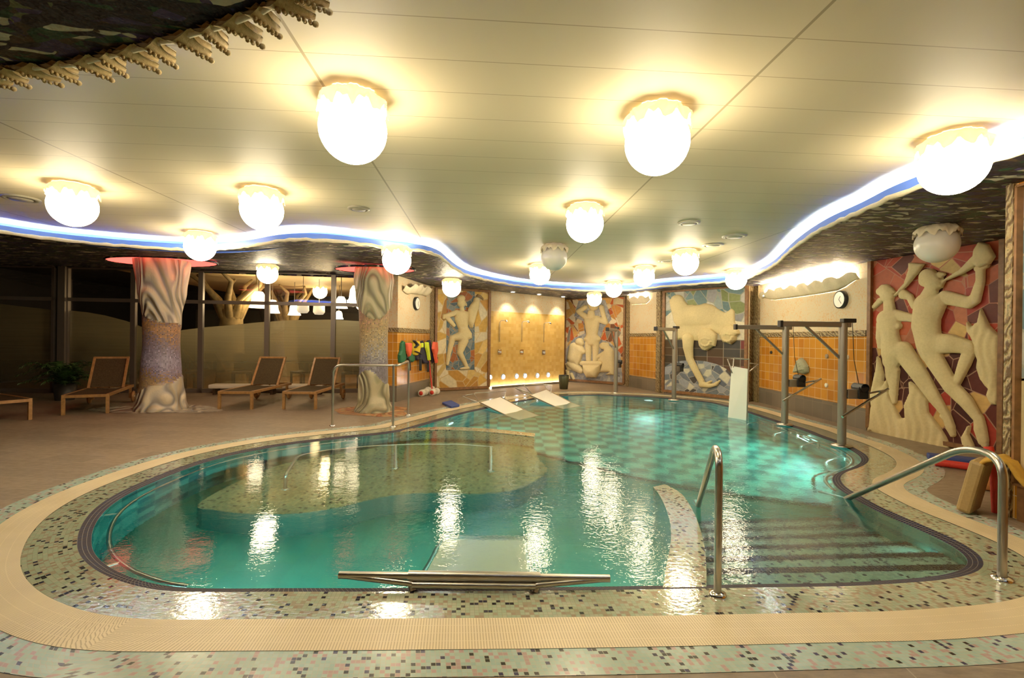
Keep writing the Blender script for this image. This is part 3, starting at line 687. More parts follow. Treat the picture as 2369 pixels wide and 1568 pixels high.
# ================================================================ the room behind the glass
b0 = lambda t, out, z: W_WIN.at(t, z, -out)
amber = plain('restaurant_wood_floor', (.30, .15, .05), .3, var=.25, vs=6)
rest_ceil = plain('restaurant_ceiling', (.62, .46, .24), .6)
bk = MB(); bk.quad(b0(-1, .1, -.01), b0(W_WIN.L - .02, .1, -.01), b0(W_WIN.L - .02, 9, -.01), b0(-1, 9, -.01)); struct('floor_restaurant', bk, amber, 'amber wooden floor of the restaurant behind the glass')
bk = MB(); bk.quad(b0(2.8, .14, 3.2), b0(W_WIN.L - .02, .14, 3.2), b0(W_WIN.L - .02, 9, 3.2), b0(2.8, 9, 3.2)); struct('ceiling_restaurant', bk, rest_ceil, 'warm lit restaurant ceiling behind the glass')
bk = MB(); bk.quad(b0(-1, 9, 0), b0(W_WIN.L - .02, 9, 0), b0(W_WIN.L - .02, 9, 3.3), b0(-1, 9, 3.3)); bk.quad(b0(W_WIN.L - .02, .1, 0), b0(W_WIN.L - .02, 9, 0), b0(W_WIN.L - .02, 9, 3.3), b0(W_WIN.L - .02, .1, 3.3)); bk.quad(b0(-1, .1, 0), b0(-1, 9, 0), b0(-1, 9, 3.3), b0(-1, .1, 3.3)); bk.quad(b0(-1, .14, 3.3), b0(2.8, .14, 3.3), b0(2.8, 9, 3.3), b0(-1, 9, 3.3)); struct('wall_restaurant', bk, dark_wall, 'dark far walls of the restaurant')
lampglow = emit('bell_lamp_glow', (1, .80, .52), 7.0)
def blamp(px, y0, out, h, lab):
    t = tpx(px); W2 = Wall(b0(0, out, 0).xy, b0(W_WIN.L, out, 0).xy); tt, z, _ = W2.px(px, y0); q = W2.at(tt, z)
    r = thing('bell_lamp', lab, 'lamp', q, 0, 'bell lamps in the restaurant')
    k = h / .36; MB().lathe([(.001, .30 * k), (.07 * k, .29 * k), (.11 * k, .22 * k), (.125 * k, .08 * k), (.16 * k, 0), (.15 * k, .0)], 20).build('lamp_shade', lampglow, r)
    c = MB(); c.tube([(0, 0, .29 * k), (0, 0, max(.3 * k, 3.2 - z))], .012, 6); c.build('rod', frame_m, r)
blamp(598, 712, 1.2, .55, 'brightest bell lamp behind the glass beside the hanging soffit globe')
blamp(630, 724, 3.0, .5, 'small bell lamp just right of the middle mullion behind glass')
blamp(681, 729, 3.5, .45, 'small bell lamp left of the pale shades behind glass')
blamp(789, 713, 1.0, .4, 'bell lamp right of the last mullion behind glass')
blamp(784, 738, 4.2, .34, 'lowest small bell lamp beside the right column behind glass')
blamp(825, 700, 1.5, .6, 'bell lamp partly hidden by the right column behind glass')
bark = plain('pale_tree_bark', (.26, .18, .07), .7, var=.3, vs=8)
def treecol(px, out, lab):
    W2 = Wall(b0(0, out, 0).xy, b0(W_WIN.L, out, 0).xy); tt, _, _ = W2.px(px, 800); q = W2.at(tt, 0)
    r = thing('tree_column', lab, 'column', q, 0, 'tree columns in the restaurant')
    MB().lathe([(.42, 0), (.36, .5), (.33, 1.4), (.30, 1.9), (.36, 2.2)], 24).build('trunk', bark, r)
    b = MB(); rnd = random.Random(px)
    for k in range(9):
        a = 2 * PI * k / 9 + rnd.uniform(-.2, .2); L = rnd.uniform(.6, 1.1)
        b.tube([(0.2 * math.cos(a), .2 * math.sin(a), 2.0), (.45 * math.cos(a), .45 * math.sin(a), 2.5), (L * math.cos(a + .2), L * math.sin(a + .2), 2.95), (1.25 * L * math.cos(a), 1.25 * L * math.sin(a), 3.18)], [.14, .09, .06, .04], 8)
    b.build('branches', bark, r)
treecol(535, 2.2, 'tree shaped plaster column behind the glass left of the middle mullion')
treecol(665, 5.5, 'farther tree shaped plaster column behind the glass right of the middle mullion')
dkwood = plain('dark_chair_wood', (.055, .028, .012), .45)
def chair(px, out, rz, lab):
    W2 = Wall(b0(0, out, 0).xy, b0(W_WIN.L, out, 0).xy); tt, _, _ = W2.px(px, 860); q = W2.at(tt, 0)
    r = thing('dining_chair', lab, 'chair', q, rz, 'dark chairs in the restaurant')
    MB().box((0, 0, .46), (.46, .46, .06)).build('seat', dkwood, r, .01)
    MB().box((0, .21, .72), (.44, .04, .5)).build('backrest', dkwood, r, .01)
    for x in (-.2, .2):
        for y in (-.2, .2): MB().box((x, y, .22), (.045, .045, .44)).build('leg', dkwood, r)
chair(560, .75, .4, 'dark dining chair behind the glass left of the middle mullion')
chair(700, .9, -.5, 'dark dining chair behind the glass between the two right loungers')
chair(812, .7, .2, 'dark dining chair behind the glass beside the right column')
chair(440, .8, 2.6, 'dark dining chair behind the glass right of the left column')
def dtable(px, out, lab):
    W2 = Wall(b0(0, out, 0).xy, b0(W_WIN.L, out, 0).xy); tt, _, _ = W2.px(px, 850); q = W2.at(tt, 0)
    r = thing('dining_table', lab, 'table', q, .1, 'dark tables in the restaurant')
    MB().box((0, 0, .74), (1.0, .8, .04)).build('tabletop', dkwood, r, .005)
    MB().lathe([(.25, 0), (.05, .05), (.04, .7)], 14).build('pedestal', dkwood, r)
dtable(640, 1.7, 'dark dining table behind the glass at the middle mullion'); dtable(770, 2.3, 'dark dining table behind the glass behind the right lounger')
hl = plain('pale_shade', (.8, .72, .58), .5, **{'Emission Color': (1, .85, .6, 1), 'Emission Strength': .5})
for px, py, out, lab in [(701, 712, 1.8, 'pale drum lampshade behind the glass right of the middle mullion'), (738, 716, 2.4, 'pale round lampshade behind the glass left of the last mullion')]:
    W2 = Wall(b0(0, out, 0).xy, b0(W_WIN.L, out, 0).xy); tt, z, _ = W2.px(px, py); q = W2.at(tt, z)
    r = thing('pendant_shade', lab, 'lamp', q, 0, 'pale pendant shades in the restaurant'); MB().lathe([(.13, .15), (.16, .12), (.17, -.08), (.12, -.15), (.001, -.16)], 20).build('lamp_shade', hl, r); c = MB(); c.tube([(0, 0, .14), (0, 0, max(.2, 3.19 - z))], .01, 6); c.build('rod', frame_m, r)
# ================================================================ sculpted columns
def swirl_m(name, dark, light, pale):
    n = N(name); o = n.obj(); ns = n.noise(n.vmath('ADD', n.scale(o, (1.1, 1.1, .62)), (3.3, 1.7, .9)), 1.25, 0.6, .4, 1.1); fac = n.math('ADD', n.math('MULTIPLY', n.math('SINE', n.math('MULTIPLY', ns, 44.0)), .5), .5)
    c = n.ramp(fac, [(.0, dark), (.10, pale), (.32, light), (.8, light), (1, pale)])
    f = n.noise(o, 30, 3); return n.pbr(c, .55, 0, n.bump(n.math('ADD', fac, n.math('MULTIPLY', f, .06)), 1.0, .07))
swirl_a = swirl_m('cream_swirled_plaster', (.27, .23, .20), (.70, .57, .40), (.48, .41, .33))
swirl_b = swirl_m('green_swirled_plaster', (.17, .145, .08), (.52, .45, .28), (.31, .28, .16))
def colmos(name, stops, grout, z0, z1, slope):
    n = N(name); u = n.vmath('DIVIDE', n.uv(), (.026, .026, 1)); fl = n.vmath('FLOOR', u)
    w = n.n('TexWhiteNoise', {'Vector': fl}, noise_dimensions='2D').outputs[0]; s = n.n('SeparateXYZ', {0: n.uv()})
    nz = n.noise(n.scale(n.uv(), (1, 1, 1)), 2.2, 3)
    g = n.n('MapRange', {0: n.math('ADD', s.outputs[1], n.math('MULTIPLY', s.outputs[0], slope)), 1: z0, 2: z1, 3: 0, 4: 1}).outputs[0]
    g = n.math('ADD', n.math('ADD', g, n.math('MULTIPLY', n.math('SUBTRACT', w, .5), .22)), n.math('MULTIPLY', n.math('SUBTRACT', nz, .5), .35))
    c = n.ramp(g, stops); w2 = n.n('TexWhiteNoise', {'Vector': n.vmath('ADD', fl, (31, 17, 0))}, noise_dimensions='2D').outputs[0]
    c = n.mix(1.0, c, n.ramp(w2, [(0, (.45, .45, .5)), (.25, (.8, .8, .8)), (.9, (1.1, 1.1, 1.1)), (1, (1.6, 1.5, 1.4))]), 'MULTIPLY')
    fr = n.vmath('ABSOLUTE', n.vmath('SUBTRACT', n.vmath('FRACTION', u), (.5, .5, 0))); sx = n.n('SeparateXYZ', {0: fr}); gm = n.math('GREATER_THAN', n.math('MAXIMUM', sx.outputs[0], sx.outputs[1]), .42)
    return n.pbr(n.mix(gm, c, grout), .3, 0, n.bump(n.math('SUBTRACT', 1, gm), .4, .004))
mos_a = colmos('purple_orange_column_mosaic', [(.0, (.42, .26, .10)), (.10, (.40, .22, .07)), (.2, (.24, .18, .32)), (.36, (.38, .33, .50)), (.55, (.19, .14, .24)), (.68, (.24, .15, .17)), (.78, (.46, .21, .06)), (.92, (.48, .22, .06)), (1, (.24, .13, .16))], (.30, .24, .22), .45, 1.75, .22)
mos_b = colmos('golden_blue_column_mosaic', [(.0, (.10, .09, .15)), (.2, (.15, .13, .22)), (.38, (.30, .30, .36)), (.52, (.40, .31, .18)), (.75, (.46, .30, .10)), (.9, (.44, .22, .14)), (1, (.42, .2, .14))], (.34, .29, .22), .45, 2.05, -.30)
def column(px, py, prof, zlo, zhi, sw, ms, lean, lab, tw):
    q = P(px, py); t = thing('sculpted_column', lab, 'column', (q.x, q.y, 0), 0)
    n = 72; m = 84; H = sz(q.x, q.y) + .02; mb = MB(); vs = []; uvs = []; cam_a = math.atan2(-q.y, -q.x)
    def R(z):
        for (a, ra), (b, rb) in zip(prof, prof[1:]):
            if a <= z / H <= b: k = (z / H - a) / (b - a); k = k * k * (3 - 2 * k); return ra + (rb - ra) * k
        return prof[-1][1]
    lim = lambda a: (zlo + .16 * math.sin(a * 1 - cam_a + tw) + .05 * math.sin(3 * a), zhi + .14 * math.sin(a - cam_a + 2.2 + tw) + .07 * math.sin(2 * a + 1))
    for j in range(m + 1):
        z = H * j / m
        for k in range(n + 1):
            a = cam_a - PI + 2 * PI * k / n; lo, hi = lim(a); pl = 1.0 if (z < lo or z > hi) else 0.0
            sw_ = math.sin(3 * a + 2.6 * z + 1.3 * math.sin(1.7 * z + a)) * .5 + .5 * math.sin(5 * a - 3.4 * z + 2 * math.sin(a))
            r = R(z) * (1 + pl * (.055 + .035 * sw_))
            vs.append((r * math.cos(a) + lean * (z / H) ** 1.0, r * math.sin(a), z)); uvs.append(((a - cam_a) * R(z), z))
    pa, pb = [], []
    for j in range(m):
        for k in range(n):
            f = (j * (n + 1) + k, j * (n + 1) + k + 1, (j + 1) * (n + 1) + k + 1, (j + 1) * (n + 1) + k)
            a = cam_a - PI + 2 * PI * (k + .5) / n; lo, hi = lim(a); z = H * (j + .5) / m
            (pb if lo < z < hi else pa).append(f)
    A = MB().add(vs, [f for f in pa if vs[f[0]][2] < H * .45], uvs, 0, True); A.build('plaster_base', sw, t)
    A = MB().add(vs, [f for f in pa if vs[f[0]][2] >= H * .45], uvs, 0, True); A.build('plaster_head', sw, t)
    MB().add(vs, pb, uvs, 0, True).build('mosaic_shaft', ms, t)
    return t, q, H
ca_, qa, Ha = column(372, 946, [(0, .43), (.06, .385), (.2, .335), (.45, .30), (.62, .31), (.78, .375), (1, .43)], .44, 1.66, swirl_a, mos_a, .0, 'cream swirled sculpted column with a purple and orange mosaic shaft', .5)
cb_, qb, Hb = column(864, 950, [(0, .36), (.06, .29), (.2, .275), (.5, .265), (.65, .28), (.8, .33), (.9, .36), (1, .33)], .62, 1.98, swirl_b, mos_b, -.02, 'greenish swirled sculpted column with a golden and lilac mosaic shaft', 2.4)
def blob(cx, cy, rx, ry, n, seed, amp=.25):
    rnd = random.Random(seed); ph = [rnd.uniform(0, 6) for _ in range(4)]
    return [(cx + rx * (1 + amp * sum(math.sin((k + 2) * a + ph[k]) / (k + 2) for k in range(4))) * math.cos(a), cy + ry * (1 + amp * sum(math.sin((k + 2) * a + ph[k]) / (k + 2) for k in range(4))) * math.sin(a)) for a in [2 * PI * i / n for i in range(n)]]
inl_a = swirl_m('pale_floor_inlay', (.2, .17, .16), (.5, .42, .31), (.33, .28, .22))
inl_b = swirl_m('orange_floor_inlay', (.24, .06, .02), (.46, .28, .12), (.42, .15, .05))
for q, rx, ry, mt, lab, sd in [(qa, 1.05, .62, inl_a, 'pale swirled floor inlay around the left column', 3), (qb, .78, .66, inl_b, 'orange and red swirled floor inlay around the right column', 5)]:
    mb = MB(); region(mb, [Vector(p) for p in blob(q.x, q.y, rx, ry, 60, sd)], zf=lambda x, y: .004); o = struct('trim_%d' % (70 + sd), mb, mt, lab)
redm_ = emit('red_recess_glow', (1.0, .10, .07), 2.2)
for q, H, rx, lab in [(qa, Ha, .98, 'red glowing petal shaped light recess around the left column head'), (qb, Hb, .76, 'red glowing petal shaped light recess around the right column head')]:
    t = thing('red_light_recess', lab, 'light', (q.x, q.y, H - .075), 0, 'red light recesses')
    mb = MB(); n = 90; vs = []
    for k in range(n):
        a = 2 * PI * k / n; sc = 1 + .03 * math.sin(14 * a)
        for r, z in ((.40 * rx, .03), (.8 * rx, .015), (rx * sc, .0), (rx * sc * 1.0, .03)): vs.append((r * math.cos(a), r * .62 * math.sin(a), z))
    mb.add(vs, [(k * 4 + j, k * 4 + j + 1, ((k + 1) % n) * 4 + j + 1, ((k + 1) % n) * 4 + j) for k in range(n) for j in range(3)], None, 0, True); mb.build('petal_ring', redm_, t)
    rm = MB(); rm.tube([(rx * 1.02 * math.cos(2 * PI * k / 60), rx * .632 * math.sin(2 * PI * k / 60), .01) for k in range(60)], .02, 6, closed=True); rm.build('rim', soffit_mat, t)
# ================================================================ relief murals
class Relief:
    """Raised plaster figure on a wall: tapered limbs and flat shapes melted into one height field."""
    def __init__(s, W, ox, oy, sc): s.W, s.ox, s.oy, s.sc = W, ox, oy, sc; s.pr = []; s.fat = 1.0
    def cap(s, *pts, z=0.0):                    # chain of (x, y, r)
        pts = tuple((x, y, r * s.fat) for x, y, r in pts)
        if len(pts) == 1: pts = (pts[0], (pts[0][0] + .5, pts[0][1], pts[0][2]))
        for a, b in zip(pts, pts[1:]): s.pr.append(('c', a, b, z))
        return s
    def poly(s, pts, r=20, z=0.0): s.pr.append(('p', np.array(pts, float), r, z)); return s
    def field(s, Q):
        hs = np.zeros(len(Q)); Fm = np.full(len(Q), -1e9)
        for pr in s.pr:
            if pr[0] == 'c':
                _, a, b, z = pr; A = np.array(a[:2], float); D = np.array(b[:2], float) - A; L2 = (D ** 2).sum() + 1e-9
                t = np.clip(((Q - A) * D).sum(1) / L2, 0, 1); r = a[2] + (b[2] - a[2]) * t
                f = r - np.sqrt(((A + D * t[:, None] - Q) ** 2).sum(1)); ff = np.clip(f, 0, r)
            else:
                _, V, r, z = pr; d = np.full(len(Q), 1e9)
                for p, q in zip(V, np.roll(V, -1, 0)):
                    D = q - p; t = np.clip(((Q - p) * D).sum(1) / ((D ** 2).sum() + 1e-9), 0, 1); d = np.minimum(d, np.sqrt(((p + D * t[:, None] - Q) ** 2).sum(1)))
                f = np.where(inside(Q, V), d, -d); ff = np.clip(f, 0, r)
            h = np.sqrt(ff * (2 * r - ff)) + np.where(f > 0, z, 0)
            hs += h ** 7; Fm = np.maximum(Fm, f)
        return hs ** (1 / 7), Fm
    def build(s, name, step, mt, parent, k=.75, out=.02, base=.015, noise=0.0, seed=1):
        xs = []; ys = []
        for pr in s.pr:
            if pr[0] == 'c':
                for q in pr[1:3]: xs += [q[0] - q[2], q[0] + q[2]]; ys += [q[1] - q[2], q[1] + q[2]]
            else: xs += list(pr[1][:, 0]); ys += list(pr[1][:, 1])
        X = np.arange(min(xs) - 2 * step, max(xs) + 2.5 * step, step); Y = np.arange(min(ys) - 2 * step, max(ys) + 2.5 * step, step); nx, ny = len(X), len(Y)
        G = np.array([(x, y) for y in Y for x in X]); h, f = s.field(G); ins = (f > 0).reshape(ny, nx)
        cell = ins[:-1, :-1] | ins[1:, :-1] | ins[:-1, 1:] | ins[1:, 1:]
        used = np.zeros((ny, nx), bool)
        for a, b in ((0, 0), (1, 0), (0, 1), (1, 1)): used[a:ny - 1 + a, b:nx - 1 + b] |= cell
        ui = np.where(used.ravel())[0]; Q = G[ui].copy(); fo = f[ui]; o = fo < 0; e = step * .2
        for _ in range(3):
            if not o.any(): break
            q = Q[o]; f0 = s.field(q)[1]; gx = (s.field(q + (e, 0))[1] - f0) / e; gy = (s.field(q + (0, e))[1] - f0) / e; g2 = np.maximum(gx * gx + gy * gy, .2)
            Q[o] = q - np.clip(np.stack([gx, gy], 1) * (f0 / g2)[:, None], -step * 1.5, step * 1.5)
        hh = s.field(Q)[0]; hh[o] = 0
        if noise: hh = hh + noise * (hh > 0) * np.sin(Q[:, 0] * .11 + 2.2 * np.sin(Q[:, 1] * .017 + seed)) * np.clip(hh / 10, 0, 1)
        idx = -np.ones(nx * ny, int); idx[ui] = np.arange(len(ui)); vs = []; uvs = []
        for (x, y), hv, oo in zip(Q, hh, o):
            t, z, Yd = s.W.px(s.ox + x / s.sc, s.oy + y / s.sc); p = s.W.at(t, z, out + (base if not oo else -.012) + hv * k / s.sc * Yd / F); vs.append(tuple(p)); uvs.append((t, z))
        fs = []
        for j in range(ny - 1):
            for i in range(nx - 1):
                if cell[j, i]: fs.append((idx[j * nx + i], idx[j * nx + i + 1], idx[(j + 1) * nx + i + 1], idx[(j + 1) * nx + i]))
        mb = MB().add(vs, [tuple(int(q) for q in f_) for f_ in fs], uvs, 0, True)
        return mb.build(name, mt, parent)
def wpoly(W, ox, oy, sc, pts, mt, name, parent, out=.012):
    vs = []; uvs = []
    for x, y in pts:
        t, z, _ = W.px(ox + x / sc, oy + y / sc); vs.append(W.at(t, z, out)); uvs.append((t, z))
    mb = MB(); V = [Vector(u) for u in uvs]; region(mb, V)
    mb.v = [tuple(W.at(p[0], p[1], out)) for p in mb.v]
    return mb.build(name, mt, parent)
def mural(name, label, W, t0, t1, z0, z1, fw=.07):
    r = thing(name, label, 'mural', (0, 0, 0))
    f = MB()
    for a, b in (((t0, z0), (t1, z0)), ((t0, z1), (t1, z1))): f.bar(W.at(a[0], a[1], .02), W.at(b[0], b[1], .02), .09, fw)
    for t in (t0, t1): f.bar(W.at(t, z0, .02), W.at(t, z1, .02), fw, .09, up=W.n)
    f.build('frame', wood_frame, r)
    return r
def panel(W, t0, t1, z0, z1, mt, parent, name='mosaic_panel', out=.008):
    mb = MB(); q = [(t0, z0), (t1, z0), (t1, z1), (t0, z1)]; mb.quad(*[W.at(t, z, out) for t, z in q], q); return mb.build(name, mt, parent)
OCH = [(0, (.62, .38, .09)), (.25, (.70, .60, .38)), (.45, (.52, .27, .06)), (.62, (.66, .46, .16)), (.8, (.72, .63, .43)), (.92, (.44, .22, .06))]
sh_och = shards('ochre_stone_mosaic', 3.1, OCH, (.55, .40, .2), .012)
sh_blue = shards('rust_and_slate_mosaic', 4.6, [(0, (.12, .19, .24)), (.3, (.36, .12, .045)), (.46, (.20, .24, .25)), (.7, (.34, .17, .09)), (.8, (.10, .15, .19))], (.3, .24, .17), .01, tall=1.3)
# ---- left: figure with a jug
W = W_M1; L = W.L; m = mural('jug_mural', 'ochre mosaic mural with a cream figure carrying a jug, left of the showers', W, .03, L - .03, .05, 2.80)
panel(W, 0.03, L - .03, .05, 2.85, sh_och, m)
T1 = (990, 640, 5.6); wpoly(W, *T1, [(242, 240), (605, 170), (600, 1205), (232, 1208)], sh_blue, 'slate_panel', m)
r = Relief(W, *T1)
r.poly([(352, 430), (470, 440), (515, 500), (500, 640), (385, 665), (345, 560)], 60); r.cap((400, 490, 52), (430, 600, 60)); r.cap((470, 490, 48), (455, 620, 58))
r.poly([(390, 645), (498, 635), (560, 735), (556, 800), (445, 845), (330, 826), (300, 790), (390, 715)], 60, 6)
r.cap((430, 345, 54)); r.cap((425, 285, 50)); r.cap((484, 350, 14), (492, 372, 10)); r.cap((435, 410, 28), (440, 455, 30))
r.cap((365, 465, 38), (228, 512, 32), (330, 630, 24)); r.cap((205, 500, 20), (200, 540, 14))
r.cap((490, 480, 34), (540, 590, 30), (560, 640, 24))
r.cap((430, 770, 64), (312, 795, 40)); r.cap((312, 800, 40), (265, 1010, 23), (262, 1030, 26), (246, 1130, 20))
r.cap((455, 830, 62), (408, 985, 36), (490, 1150, 24)); r.cap((510, 1180, 22), (420, 1190, 12))
r.build('relief_figure', 6, cream_relief, m)
r = Relief(W, *T1); r.poly([(585, 290), (655, 310), (640, 400), (572, 640), (545, 655), (512, 590), (508, 430), (540, 360), (575, 325)], 55, 8); r.cap((618, 300, 36)); r.build('jug', 6, cream_relief, m, out=.05)
r = Relief(W, *T1); r.poly([(600, 255), (625, 230), (665, 245), (700, 285), (695, 310), (655, 275)], 14); r.build('jug_rim', 5, plain('brown_jug_rim', (.2, .13, .06), .6), m, out=.09)
# ---- centre: washing scene
W = W_M2; L = W.L; m = mural('washing_mural', 'red and blue mosaic mural with a standing figure between two crouching women and a basin', W, .06, L - .06, .06, 2.85)
sh_red = shards('red_orange_shard_mosaic', 4.4, [(0, (.48, .10, .03)), (.18, (.66, .52, .30)), (.36, (.55, .24, .06)), (.5, (.20, .08, .04)), (.62, (.70, .60, .42)), (.76, (.62, .34, .10)), (.88, (.26, .22, .17))], (.50, .36, .22), .008)
sh_gb = shards('blue_grey_shard_mosaic', 6.5, [(0, (.24, .26, .30)), (.35, (.36, .36, .38)), (.6, (.18, .19, .22)), (.8, (.44, .42, .38))], (.32, .3, .28), .01)
panel(W, .06, L - .06, .06, 2.88, sh_red, m)
T2 = (1295, 670, 6.818); wpoly(W, *T2, [(300, 170), (720, 160), (820, 470), (700, 600), (640, 780), (800, 830), (960, 1000), (1000, 1490), (85, 1445), (90, 950), (230, 760), (400, 690), (370, 500), (230, 420)], sh_gb, 'blue_grey_field', m)
r = Relief(W, *T2); r.cap((540, 250, 78)); r.cap((500, 370, 52), (505, 430, 58)); r.cap((450, 450, 50), (300, 345, 36), (410, 275, 36)); r.cap((590, 455, 48), (728, 515, 40), (700, 420, 34), (665, 270, 36))
r.poly([(400, 450), (600, 420), (640, 480), (600, 700), (650, 790), (580, 890), (470, 880), (400, 790), (430, 690), (395, 500)], 85); r.cap((465, 500, 60)); r.cap((560, 500, 60)); r.cap((440, 780, 50), (600, 780, 50))
r.cap((458, 850, 52), (462, 1130, 36)); r.cap((575, 850, 52), (565, 1130, 36)); r.build('standing_figure', 7, cream_relief, m)
r = Relief(W, *T2); r.cap((318, 820, 60)); r.cap((350, 850, 40)); r.cap((225, 900, 66), (215, 1080, 84)); r.poly([(150, 960), (230, 830), (330, 880), (380, 960), (340, 1120), (300, 1200), (130, 1120)], 60)
r.cap((255, 930, 36), (385, 985, 32), (340, 890, 24)); r.cap((180, 1170, 62), (340, 1270, 52)); r.poly([(90, 1165), (150, 1140), (370, 1230), (380, 1300), (330, 1325), (180, 1260), (130, 1290)], 30); r.cap((125, 1280, 26), (150, 1400, 20)); r.cap((190, 1330, 24), (235, 1430, 18)); r.build('crouching_figure', 7, cream_relief, m)
r = Relief(W, *T2); r.cap((695, 885, 58)); r.cap((740, 870, 40)); r.poly([(720, 860), (800, 890), (855, 960), (865, 1345), (720, 1340), (790, 1300), (640, 1300), (680, 1160), (600, 1120), (700, 1000)], 60); r.cap((800, 945, 40), (600, 1060, 26), (590, 1090, 22)); r.cap((800, 1010, 34), (640, 1110, 24)); r.build('crouching_figure', 7, cream_relief, m)
r = Relief(W, *T2); r.cap((375, 1160, 38), (650, 1160, 38), z=20); r.poly([(385, 1185), (662, 1185), (640, 1300), (590, 1385), (445, 1385), (400, 1300)], 120, 10); r.build('basin', 7, cream_relief, m, out=.05)
# ---- right back: two boys drinking
W = W_M3; L = W.L; m = mural('drinking_boys_mural', 'blue green mosaic mural with two cream boys bending down to scoop water', W, .02, L - .06, .07, 2.80)
sh_sky = shards('green_blue_patch_mosaic', 3.6, [(0, (.16, .25, .27)), (.22, (.30, .36, .36)), (.42, (.24, .28, .12)), (.6, (.56, .55, .50)), (.76, (.12, .22, .25)), (.9, (.34, .34, .36))], (.36, .36, .28), .012, rand=.75)
brick = tiles('dark_brick_mosaic', (.42, .21), [(0, (.085, .05, .028)), (.35, (.06, .055, .05)), (.6, (.10, .045, .03)), (.8, (.22, .035, .035)), (.9, (.05, .035, .025))], (.30, .24, .17), .022, .35, .02)
pond = shards('pond_patch_mosaic', 4.2, [(0, (.19, .22, .26)), (.25, (.32, .34, .40)), (.45, (.09, .08, .08)), (.55, (.26, .28, .31)), (.72, (.62, .58, .45)), (.86, (.15, .17, .22))], (.36, .34, .32), .012, tall=1.4)
panel(W, .02, L - .06, .07, 2.86, sh_sky, m)
T3 = (1520, 660, 5.6)
wpoly(W, *T3, [(100, 420), (190, 340), (1150, 480), (1150, 710), (104, 700)], plain('cream_mosaic_band', (.66, .60, .44), .5, var=.1), 'cream_band', m, .011)
wpoly(W, *T3, [(104, 698), (1150, 708), (1160, 1440), (95, 1400)], brick, 'brick_band', m, .014)
wpoly(W, *T3, [(98, 1060), (180, 1010), (300, 980), (450, 968), (620, 980), (780, 1020), (900, 1080), (980, 1150), (1040, 1260), (1070, 1440), (92, 1400)], pond, 'pond_mosaic', m, .018)
r = Relief(W, *T3)
r.poly([(165, 195), (215, 140), (270, 123), (330, 160), (410, 255), (460, 248), (520, 262), (620, 230), (720, 250), (800, 310), (890, 355), (935, 325), (970, 298), (1010, 330), (1012, 470), (1050, 540), (1085, 620), (1040, 650), (1035, 715), (970, 765), (880, 740), (830, 690), (815, 640), (740, 600), (550, 720), (490, 715), (350, 705), (320, 690), (255, 715), (245, 640), (280, 570), (230, 450), (190, 320)], 70)
r.cap((270, 210, 90), (330, 430, 110), z=15); r.cap((420, 400, 130), (640, 380, 140), z=22); r.cap((760, 430, 100), (880, 480, 90), z=10); r.cap((960, 400, 50), (930, 600, 70), z=12)
r.build('torso_figures', 9, cream_relief, m, k=.30)
r = Relief(W, *T3); r.cap((420, 690, 72), (420, 800, 62), (440, 950, 44), (520, 1110, 40), (590, 1240, 38)); r.cap((600, 1280, 40), (700, 1300, 26), (780, 1280, 20), (825, 1235, 12)); r.cap((640, 1275, 18), (715, 1240, 12)); r.cap((720, 1300, 16), (790, 1250, 10)); r.build('reaching_arm', 7, cream_relief, m, out=.06)
for nm, pts, rr in (('drinking_head', [(545, 640), (600, 560), (720, 560), (795, 640), (790, 690), (770, 788), (740, 790), (700, 820), (655, 845), (610, 835), (570, 780)], (670, 690, 105)), ('drinking_head', [(830, 640), (880, 540), (980, 500), (1050, 560), (1085, 625), (1040, 650), (1035, 715), (970, 765), (930, 745), (880, 740)], (950, 630, 90))):
    r = Relief(W, *T3); r.poly(pts, 60, 30); r.cap(rr, z=25); cx, cy = rr[:2]
    for k in range(12): a = .5 * k; r.cap((cx + 62 * math.cos(a), cy + 45 + 50 * math.sin(a), 16), z=112)
    r.build(nm, 7, cream_relief, m, k=.6, out=.05)
# ---- right front: trumpeters in flames
W = W_M4; L = W.L; m = mural('trumpeter_mural', 'large red mosaic mural with two cream trumpeters running through flames', W, .02, L - .01, .05, 2.86, .06)
sh_r1 = shards('red_stone_mosaic', 3.4, [(0, (.40, .05, .022)), (.3, (.46, .10, .04)), (.5, (.33, .035, .02)), (.65, (.48, .16, .08)), (.82, (.12, .03, .025)), (.92, (.62, .42, .15))], (.42, .16, .09), .007, .4, (3.1, 7.7, 0))
sh_r2 = shards('maroon_stone_mosaic', 3.6, [(0, (.085, .025, .022)), (.45, (.11, .028, .024)), (.6, (.40, .05, .035)), (.74, (.64, .40, .14)), (.86, (.075, .025, .022))], (.36, .2, .13), .007, .4, (1.3, 2.2, 0))
T4 = (2000, 540, 2.903)
tt = lambda x, y: W.px(T4[0] + x / T4[2], T4[1] + y / T4[2])
panel(W, .02, L - .01, 1.35, 2.92, sh_r1, m, 'red_panel'); panel(W, .02, L - .01, .05, 1.37, sh_r2, m, 'maroon_panel', .010)
r = Relief(W, *T4)
r.poly([(30, 1325), (58, 1160), (50, 1090), (70, 990), (90, 910), (92, 822), (112, 840), (140, 950), (132, 1030), (168, 960), (172, 1060), (205, 1150), (255, 1240), (285, 1235), (280, 1150), (312, 1070), (312, 990), (350, 1015), (430, 1110), (440, 1200), (510, 1290), (560, 1370), (600, 1470), (560, 1490), (300, 1420)], 45)
r.build('flame', 7, cream_relief, m, k=.4, out=.02, noise=6)
r = Relief(W, *T4); r.poly([(650, 1515), (672, 1430), (662, 1370), (705, 1290), (725, 1290), (712, 1350), (745, 1420), (760, 1470), (810, 1500), (790, 1545), (700, 1540)], 30); r.build('flame', 6, cream_relief, m, k=.5, noise=3)
